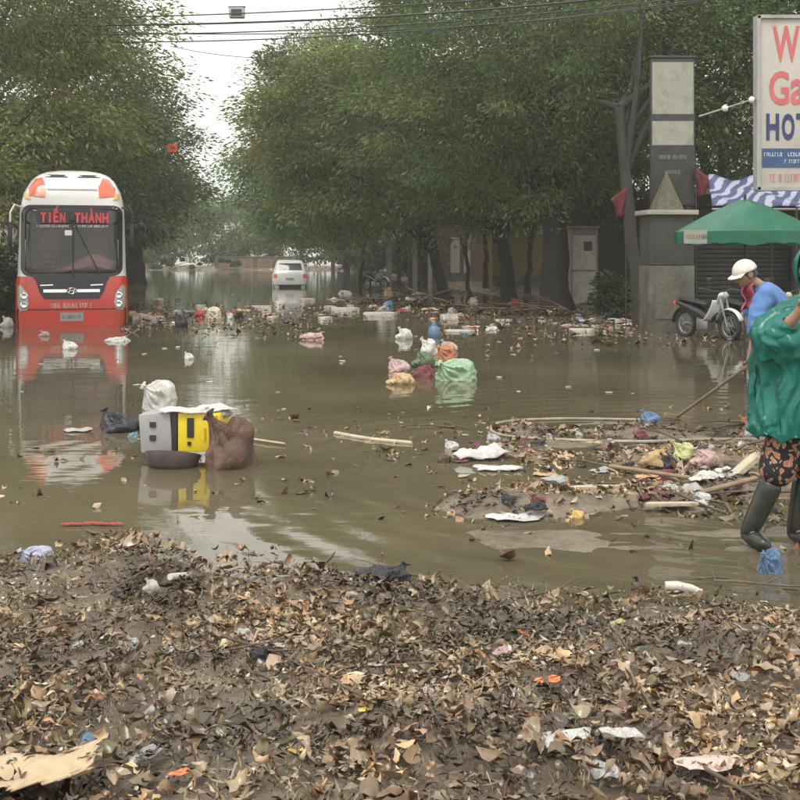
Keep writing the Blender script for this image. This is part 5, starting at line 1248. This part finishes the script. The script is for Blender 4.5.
def dims_of(me):
    n = len(me.vertices); a = np.empty(n*3, np.float32); me.vertices.foreach_get('co', a); a = a.reshape(-1, 3); return a.max(0)-a.min(0)
BDIM = [dims_of(b) for b in BAGS]
def sheet(px, py, wpx, m, label, k=0, rz=0, name='plastic_sheet', cat='plastic sheet', hs=1.0, group=None):
    p, s = at(px, py); w = wpx/s; return put(name, label, cat, SHEETS[k], m, p+Vector((0, 0, .045 if py > 575 else .008)), (w, w, w*hs), rz, group=group)
def stick(pxa, pya, pxb, pyb, r, m, label, name='stick', cat='stick', lift=.02, group=None, mids=()):
    pts = [at(pxa, pya)[0]]+[at(*q)[0] for q in mids]+[at(pxb, pyb)[0]]; c = pts[0].copy()
    if len(pts) > 2:
        q = []
        for i in range(len(pts)-1):
            p0 = pts[max(i-1, 0)]; p1 = pts[i]; p2 = pts[i+1]; p3 = pts[min(i+2, len(pts)-1)]
            for k in range(8):
                t = k/8; q.append(.5*((2*p1)+(p2-p0)*t+(2*p0-5*p1+4*p2-p3)*t*t+(3*p1-p0-3*p2+p3)*t**3))
        pts = q+[pts[-1]]
    o = MB().tube([p-c+Vector((0, 0, lift)) for p in pts], [r]*(len(pts)-1)+[r*.8], 8).build(name, m, None, True, loc=c); return tag(o, label, cat, group)

# --- yellow crate cluster
c0 = G(185, 466); s0 = F/c0.y
t = thing('yellow_crate', 'yellow and grey plastic crate with dark slots floating beside a brown sack', 'crate', (c0.x-.05, c0.y+.25, -.02), radians(-6))
W_, H_ = .36, .32
b = MB(); b.box((.12, .16, .25), (W_, .32, H_), bev=.012); b.build('yellow_body', M_YEL, t, 40)
b = MB(); b.box((-.09, .15, .25), (.045, .30, H_-.02)); b.build('dark_gap', M_DARKP, t)
b = MB(); b.box((-.25, .16, .24), (.27, .32, H_), (0, radians(-4), 0), bev=.012); b.build('grey_panel', M_GREYP, t, 40)
for z in (.20, .31): MB().box((-.27, -.004, z), (.05, .02, .045)).build('square_hole', M_DARKP, t)
MB().box((.05, -.003, .29), (.055, .02, .16)).build('slot', M_DARKP, t); MB().box((.04, -.003, .16), (.03, .02, .03)).build('square_hole', M_DARKP, t)
MB().box((.17, -.003, .24), (.012, .02, .10)).build('rib', mat('dull_yellow', (.6, .42, .03), .5), t)
MB().box((.23, -.004, .38), (.09, .02, .025)).build('rib', MATS['dull_yellow'], t)
b = MB(); b.lathe([(.001, -.06), (.12, -.05), (.20, .0), (.235, .09), (.24, .105), (.225, .105), (.19, .02), (.001, -.03)], 28); b.v = [(x*.95, y*.72, z) for x, y, z in b.v]
o = b.build('tub', mat('murky_tub', (.085, .07, .075), .3, .3, 6, coat=.3, dirt=.3), None, 40, loc=(c0.x-.10, c0.y-.03, .0), rot=(radians(-18), radians(3), 0)); tag(o, 'dark round plastic tub floating in front of the yellow crate', 'tub')
put('sack', 'brown wet sack slumped against the yellow crate', 'sack', BAGS[2], M_BROWN, (c0.x+.34, c0.y+.02, -.10), (.50, .44, .64), .4, 0, radians(6))
put('plastic_bag', 'torn white plastic bag draped on top of the yellow crate', 'bag', SHEETS[1], M_BAGW, (c0.x+.05, c0.y+.34, .385), (.58, .50, .34), .1)
put('plastic_bag', 'bright white bag crumpled between the yellow crate and the brown sack', 'bag', BAGS[1], M_BAGW, (c0.x+.20, c0.y+.36, .33), (.24, .24, .2), .6)
bag(159, 409, 36, 31, M_BAGW, 'round white bag standing in the water behind the yellow crate', 4)
bag(119, 431, 40, 24, M_BAGK, 'shiny black bin bag floating beside the grey crate end', 0)
sheet(78, 431, 24, M_BAGG, 'small grey plastic sheet floating by the black bin bag', 2, .2)
bag(133, 437, 14, 6, mat('teal_scrap', (.10, .22, .22), .5), 'small teal scrap floating by the black bin bag', 3)
stick(250, 441, 285, 446, .012, M_PALEWOOD, 'pale stick floating to the right of the brown sack')
# --- bag cluster
bag(455, 380, 44, 23, M_BAGGR, 'pale green sack lying in the water beside coloured bags', 4, 'sack', 'sack')
bag(402, 384, 30, 14, M_TAN, 'tan sack floating at the end of the coloured bag heap', 1, 'sack', 'sack')
bag(399, 371, 23, 15, M_BAGP, 'pinkish white bag on the coloured bag heap', 0)
bag(424, 377, 26, 14, M_MAROON, 'maroon cloth lump in the middle of the coloured bag heap', 3, 'cloth_lump', 'cloth')
bag(425, 367, 26, 19, mat('dark_green_bag', (.08, .13, .06), .4), 'dark green bag behind the maroon cloth lump', 1)
bag(429, 355, 19, 19, M_BAGW, 'white bag with a pointed top at the back of the coloured heap', 2)
bag(446, 358, 22, 15, M_BAGO, 'orange bag leaning over the pale green sack', 4)
bag(449, 351, 18, 12, M_BAGG, 'grey white bag behind the orange bag', 0)
p, s = at(434, 338); b = MB().lathe([(.001, 0), (.08, .02), (.12, .08), (.125, .18), (.10, .26), (.05, .30), (.04, .36), (.001, .37)], 18); o = b.build('blue_canister', M_BAGB, None, 40, loc=p-Vector((0, 0, .05))); tag(o, 'blue plastic canister floating behind the coloured bag heap', 'canister')
bag(405, 339, 18, 13, M_BAGW, 'slumped white bag floating near the blue canister', 1)

# --- debris raft, right
sheet(482, 459, 56, M_BAGW, 'white plastic sheet heaped at the near tip of the debris raft', 1, .3, hs=1.25)
sheet(497, 470, 44, M_BAGW, 'flat white plastic strip in front of the heaped white sheet', 3, -.2, hs=.6)
sheet(516, 519, 52, M_BAGW, 'thin white plastic sheet lying in the shallow water before the raft', 0, .1, hs=.5)
bag(578, 517, 19, 9, mat('yellow_tan_scrap', (.55, .38, .12), .6), 'small yellow brown scrap floating before the raft', 1, 'foam_scrap', 'scrap')
bag(684, 459, 25, 20, M_BAGY, 'lime green bag on the debris raft beside an orange brown bag', 2)
bag(656, 462, 34, 15, mat('orange_tan', (.42, .28, .14), .6, dirt=.3), 'orange brown bag on the debris raft', 3)
bag(706, 463, 32, 17, M_BAGP, 'dull pink bag behind the white boards on the raft', 1)
bag(668, 466, 20, 14, M_BAGK, 'dark green black bag tucked under the lime bag', 0)
sheet(718, 478, 44, M_BAGW, 'white crumpled plastic on the raft behind the person with the cape', 1, .2, hs=1.1)
sheet(684, 493, 38, M_BAGG, 'grey folded plastic sheet on the raft edge', 1, -.3, hs=1.3)
sheet(648, 478, 24, mat('peach_scrap', (.50, .30, .18), .6, dirt=.3), 'peach coloured scrap lying on the raft', 0, .5)
p, s = at(742, 478); o = put('plank', 'pale plank leaning on the raft beside the person with the cape', 'plank', BOARDS[1], M_PALEWOOD, p+Vector((0, 0, .05)), (.42, .14, .5), .5, 0, radians(-28))
p, s = at(672, 507); put('plank', 'flat pale board at the wet edge of the raft', 'plank', BOARDS[0], M_PALEWOOD, p+Vector((0, 0, .01)), (.36, .10, .4), .05)
p, s = at(604, 490); put('plank', 'long pale board half sunk in the middle of the raft', 'plank', BOARDS[2], M_PALEWOOD, p+Vector((0, 0, .0)), (.5, .12, .3), .12)
bag(650, 420, 20, 11, M_BAGB, 'small blue bag floating beyond the raft', 0)
bag(746, 424, 12, 9, M_BAGO, 'small orange white bag by the foot of the worker in blue', 2)
bag(536, 505, 26, 5, M_BAGK, 'flat dark scrap by the raft edge', 3, 'dark_scrap', 'scrap')
M_HOSE = mat('pale_hose', (.36, .32, .24), .5, .15, 3, dirt=.6)
stick(640, 421, 775, 440, .015, M_HOSE, 'pale thick hose lying in a curve along the far edge of the raft', 'hose', 'hose', .012, None, [(560, 420), (505, 423), (491, 430), (505, 437), (560, 441), (640, 443), (700, 441)])
stick(335, 434, 412, 444, .020, M_PALEWOOD, 'pale bamboo stick floating out from the tip of the raft', 'bamboo_stick', 'stick', .008, None, [(370, 440)])
stick(700, 500, 790, 476, .02, M_WOOD, 'brown branch stuck in the raft behind the caped person', 'branch', 'branch', .05)
stick(610, 470, 690, 482, .018, M_WOOD, 'brown branch lying across the middle of the raft', 'branch', 'branch', .03)
bag(770, 572, 26, 26, M_BAGB, 'pale blue plastic bag at the feet of the caped person', 4)
bag(798, 548, 10, 7, M_BAGO, 'orange scrap beside the boot of the caped person', 3, 'orange_scrap', 'scrap')
# random scraps over the raft
rr = random.Random(12)
RC = [('white', M_BAGW), ('grey', M_BAGG), ('dark', M_BAGK), ('tan', M_TAN), ('white', M_FOAM), ('maroon', M_MAROON), ('brown', M_BROWN)]
for k in range(90):
    px = rr.uniform(430, 775); py = rr.uniform(440, 512) if k > 14 else rr.uniform(424, 445); nm, m = rr.choice(RC); p, s = at(px, py)
    if rr.random() < .5: put('scrap', f'small {nm} plastic scrap lying on the debris raft', 'scrap', SHEETS[rr.randrange(4)], m, p+Vector((0, 0, .006)), rr.uniform(.07, .2), rr.uniform(0, 6), group='scraps on the debris raft')
    else: put('litter_bag', f'small crumpled {nm} bag on the debris raft', 'bag', BAGS[rr.randrange(6)], m, p-Vector((0, 0, .015)), rr.uniform(.05, .14), rr.uniform(0, 6), group='scraps on the debris raft')

# --- drift of rubbish across the far water
DC = [('white', M_BAGW), ('white', M_BAGW), ('white', M_BAGW), ('grey', M_BAGG), ('tan', M_TAN), ('brown', M_BROWN), ('black', M_BAGK), ('pink', M_BAGP), ('blue', M_BAGB), ('red', M_BAGR)]
rr = random.Random(4); GD = 'rubbish floating in the far drift'
for k in range(125):
    px = rr.uniform(130, 640)
    if px < 330: py = rr.gauss(315, 6)
    elif px < 430: py = rr.gauss(304, 6)
    else: py = rr.gauss(316, 9)
    if not 292 < py < 345: continue
    p, s = at(px, py); z = rr.random(); nm, m = rr.choice(DC); w = rr.uniform(4, 12)/s
    if z < .5: put('plastic_bag', f'small {nm} plastic bag floating in the far drift of rubbish', 'bag', BAGS[rr.randrange(6)], m, p-Vector((0, 0, .03)), (w, w, w*rr.uniform(.7, 1.2)), rr.uniform(0, 6), group=GD)
    elif z < .68: put('foam_board', 'broken white foam board floating in the far drift of rubbish', 'foam board', BOARDS[rr.randrange(4)], M_FOAM, p-Vector((0, 0, .004)), (w*1.6, w*1.3, rr.uniform(.5, 1.1)), rr.uniform(0, 6), rr.uniform(-.05, .05), group=GD)
    elif z < .69: put('foam_box', 'open white foam box floating in the far drift of rubbish', 'foam box', FB, M_FOAM, p-Vector((0, 0, .05)), w*1.2, rr.uniform(0, 6), group=GD)
    else: put('plastic_sheet', f'crumpled {nm} plastic sheet in the far drift of rubbish', 'plastic sheet', SHEETS[rr.randrange(4)], m, p, w*1.8, rr.uniform(0, 6), group=GD)
bag(213, 319, 17, 13, mat('cream_box', (.62, .55, .40), .6, dirt=.2), 'cream coloured bag in the far drift right of the red scrap', 4)
bag(200, 317, 12, 9, M_BAGR, 'red bag in the far drift beside a cream bag', 1)
bag(181, 327, 13, 15, M_BAGK, 'dark bag in the far drift beside the red bag', 0)
for i, (px, py, w) in enumerate(((460, 332, 30), (582, 332, 26), (380, 316, 34), (345, 312, 28), (150, 318, 30), (262, 308, 22))):
    p, s = at(px, py); o = put('foam_board', 'long white foam slab floating in the far drift of rubbish', 'foam board', BOARDS[i % 4], M_FOAM, p, (w/s, w/s*.8, .9), rr.uniform(-.3, .3), group='long foam slabs in the far drift')
bag(312, 340, 26, 9, M_BAGP, 'pinkish bag floating alone in the middle water', 5); bag(189, 359, 10, 8, M_BAGW, 'small white bag alone in the middle water', 0)
bag(70, 349, 16, 10, M_BAGW, 'white bag floating just in front of the bus bumper', 0); bag(45, 336, 12, 6, M_BAGP, 'pale pink scrap in front of the bus bumper', 1); bag(117, 341, 30, 5, M_BAGW, 'flat white bag floating by the bus corner', 3); bag(8, 327, 14, 12, M_BAGW, 'white bag floating beside the bus wheel', 1)
for i in range(26):
    px, py = rr.uniform(5, 640), rr.uniform(336, 412); p, s = at(px, py)
    put('scrap', 'small pale scrap floating alone on the open flood water', 'scrap', BOARDS[i % 4] if i % 2 else SHEETS[i % 4], M_FOAM if i % 3 else M_BAGW, p+Vector((0, 0, .004)), rr.uniform(3, 8)/s, rr.uniform(0, 6), group='scraps on the open water')
# brush heaps on the right bank edge
for i, (px, py, w, hh) in enumerate(((385, 303, 40, 6), (415, 306, 34, 7), (455, 310, 40, 6), (505, 314, 44, 5), (560, 315, 40, 5))):
    p, s = at(px, py); r = np.random.default_rng(200+i); n = 420; c = r.normal(size=(n, 3))*np.array([w/s*.22, .35, hh/s*.28]); c[:, 2] = np.abs(c[:, 2])
    V, Q = leaf_batch(n, r, 2, 2); V = rot_batch(V, r, .7)*(r.uniform(.08, .3, n))[:, None, None]+c[:, None, :]; k = V.shape[1]
    col = np.repeat(PAL[r.choice(len(PAL), n, p=PPR)]*.55, len(Q), 0)
    t = thing('brush_heap', 'brown heap of leaves and branches washed up at the shop side trees', 'debris heap', p, 0, 'brush heaps below the street trees')
    link('leaves', np_mesh('leaves', V.reshape(-1, 3), (Q[None]+(np.arange(n)*k)[:, None, None]).reshape(-1, 4), True, col), M_DEAD, t)['kind'] = 'stuff'
    for j in range(4): o = link('branch', TW[j], None, t); o.scale = (1.6, 1.6, 1.6); o.location = (rr.uniform(-.5, .3), rr.uniform(-.2, .2), .15); o.rotation_euler = (0, rr.uniform(-.4, .2), rr.uniform(0, 6))

# --- picked-out scraps on the foreground bank
p, s_ = at(24, 800); q = MB(); nu_, nv_ = 34, 18
def cb(u, v):
    j = .05*mnoise.noise(Vector((u*9, v*9, 3.1)))+.025*mnoise.noise(Vector((u*25, v*25, 8))); ed = max(abs(u-.5), abs(v-.5))*2
    return ((u-.5)*.40+j*(ed > .85), (v-.5)*.20+j*.8*(ed > .8)+.03*u, .035+.05*max(0, u-.72)*2.2+.018*abs(sin(v*5+u*2))+.05*max(0, .25-v)*1.2+.008*mnoise.noise(Vector((u*12, v*12, 0))))
q.grid(cb, nu_, nv_); o = q.build('cardboard', M_CARD, None, 30, loc=p+Vector((0, 0, .03)), rot=(.12, 0, .12)); o.modifiers.new('s', 'SOLIDIFY').thickness = .006; tag(o, 'torn tan cardboard sheet lying in the leaf litter', 'cardboard')
p, s = at(72, 692); q = MB().lathe([(.001, -.09), (.022, -.088), (.024, 0), (.022, .088), (.001, .09)], 14); o = q.build('cardboard_tube', M_CARD, None, 40, loc=p+Vector((0, 0, .05)), rot=(0, radians(80), radians(-35))); tag(o, 'tan cardboard tube lying on the leaf litter', 'tube')
p, s = at(88, 756); q = MB().lathe([(.016, 0), (.017, .004), (.017, .016), (.015, .02)], 18); o = q.build('bottle_cap', M_BAGB, None, 40, loc=p+Vector((0, 0, .05)), rot=(radians(60), 0, .4)); o.scale = (1.4,)*3; tag(o, 'bright blue bottle cap on the leaf litter by the cardboard', 'bottle cap')
p, s = at(683, 609); q = MB().tube([(-.085, 0, 0), (-.03, 0, .006), (.04, .005, .0), (.085, .01, -.012)], [.022, .024, .022, .016], 10); o = q.build('foam_stick', M_FOAM, None, 40, loc=p+Vector((0, 0, .10)), rot=(0, .1, -.1)); tag(o, 'bright white foam stick at the edge of the leaf bank', 'foam stick')
stick(170, 583, 218, 578, .016, M_FOAM, 'white stick lying at the water edge of the leaf bank', 'white_stick', 'stick', .03)
for k_, (px_, w_, rz_) in enumerate(((80, 34, .1), (108, 28, -.15))):
    p, s_ = at(px_, 526); put('plastic_strip', ['long red plastic strip at the water edge', 'short red plastic strip touching the longer one at the water edge'][k_], 'strip', SHEETS[3], M_BAGR, p+Vector((0, 0, .012)), (w_/s_, .07, .10), rz_)
bag(36, 560, 36, 16, mat('pale_lilac_bag', (.45, .46, .58), .4, trans=.2), 'pale lilac white bag at the water edge of the leaf bank', 4)
bag(382, 580, 62, 18, mat('charcoal_bag', (.03, .033, .036), .4, bump=.01, bscale=30), 'black crumpled bag on the crest of the leaf bank', 5)
bag(262, 658, 38, 14, M_BAGK, 'small black bag half buried in the leaf litter', 3)
bag(133, 646, 15, 11, M_BAGW, 'small bright white scrap on the leaf litter', 2, 'white_scrap', 'scrap')
bag(152, 586, 17, 9, M_FOAM, 'small cream foam lump at the edge of the leaf bank', 1, 'foam_lump', 'foam')
bag(525, 639, 13, 10, mat('bright_orange', (.70, .20, .07), .5), 'bright orange scrap on the leaf litter', 2, 'orange_scrap', 'scrap')
sheet(548, 692, 26, MATS['bright_orange'], 'orange red wrapper among the leaf litter', 0, .4, 'wrapper', 'wrapper', .8)
sheet(502, 663, 26, M_BAGP, 'pink plastic scrap among the leaf litter', 1, .8, 'plastic_scrap', 'scrap', .9)
sheet(563, 752, 60, M_BAGW, 'dirty white plastic sheet in the leaf litter', 3, .3, hs=.6)
sheet(622, 748, 40, M_BAGW, 'crumpled whitish plastic scrap beside the dirty white sheet', 1, -.4, hs=.8)
sheet(706, 778, 54, mat('pinkish_film', (.55, .42, .36), .5, dirt=.3), 'pinkish plastic film half covered by leaves', 0, .1, hs=.5)
sheet(400, 752, 62, M_BROWN, 'dark brown crumpled cloth in the leaf litter', 1, 1.2, 'cloth', 'cloth', .9)
sheet(420, 712, 50, M_BAGG, 'pale grey plastic film pressed into the litter', 2, .3, hs=.35)
sheet(146, 770, 38, M_BAGG, 'translucent grey plastic scrap standing in the litter', 1, .9, hs=1.1)
sheet(180, 788, 22, MATS['bright_orange'], 'small orange wrapper near the cardboard sheet', 1, .3, 'wrapper', 'wrapper', 1)
sheet(366, 722, 16, mat('yellow_scrap', (.65, .48, .12), .6), 'small yellow scrap in the leaf litter', 0, .9, 'yellow_scrap', 'scrap', 1)
sheet(300, 762, 22, MATS['yellow_scrap'], 'ochre leaf shaped scrap near the brown cloth', 2, .5, 'ochre_scrap', 'scrap', .8)
sheet(350, 710, 22, M_BAGR, 'small red wrapper in the middle of the leaf litter', 3, .5, 'wrapper', 'wrapper', .8)
sheet(618, 633, 18, M_BAGY, 'lime coloured scrap on the leaf litter', 1, .5, 'lime_scrap', 'scrap', 1)
rr = random.Random(77)
FCS = [('white', M_BAGW), ('grey', M_BAGG), ('tan', M_CARD), ('pink', M_BAGP), ('black', M_BAGK), ('white', M_FOAM)]
for k in range(60):
    px, py = rr.uniform(0, 800), rr.uniform(590, 795); nm, m = rr.choice(FCS); p, s = at(px, py)
    put('scrap', f'small {nm} scrap of rubbish poking out of the foreground litter', 'scrap', SHEETS[rr.randrange(4)], m, p+Vector((0, 0, .03)), rr.uniform(.03, .08), rr.uniform(0, 6), rr.uniform(-.5, .5), group='scraps in the foreground litter')

# ------------------------------------------------------------------ haze over the wet street
vm = bpy.data.materials.new('haze_air'); vm.use_nodes = True; n = vm.node_tree.nodes; l = vm.node_tree.links; n.remove(n['Principled BSDF'])
pv = n.new('ShaderNodeVolumePrincipled'); pv.inputs['Color'].default_value = (.92, .94, .93, 1); pv.inputs['Density'].default_value = .0012; pv.inputs['Anisotropy'].default_value = .2
l.new(pv.outputs[0], n['Material Output'].inputs['Volume'])
hb = MB(); hb.box((0, 335, 9), (820, 750, 20.4)); o = hb.build('haze', vm); tag(o, 'thin pale haze hanging over the wet street', 'haze', kind='stuff')
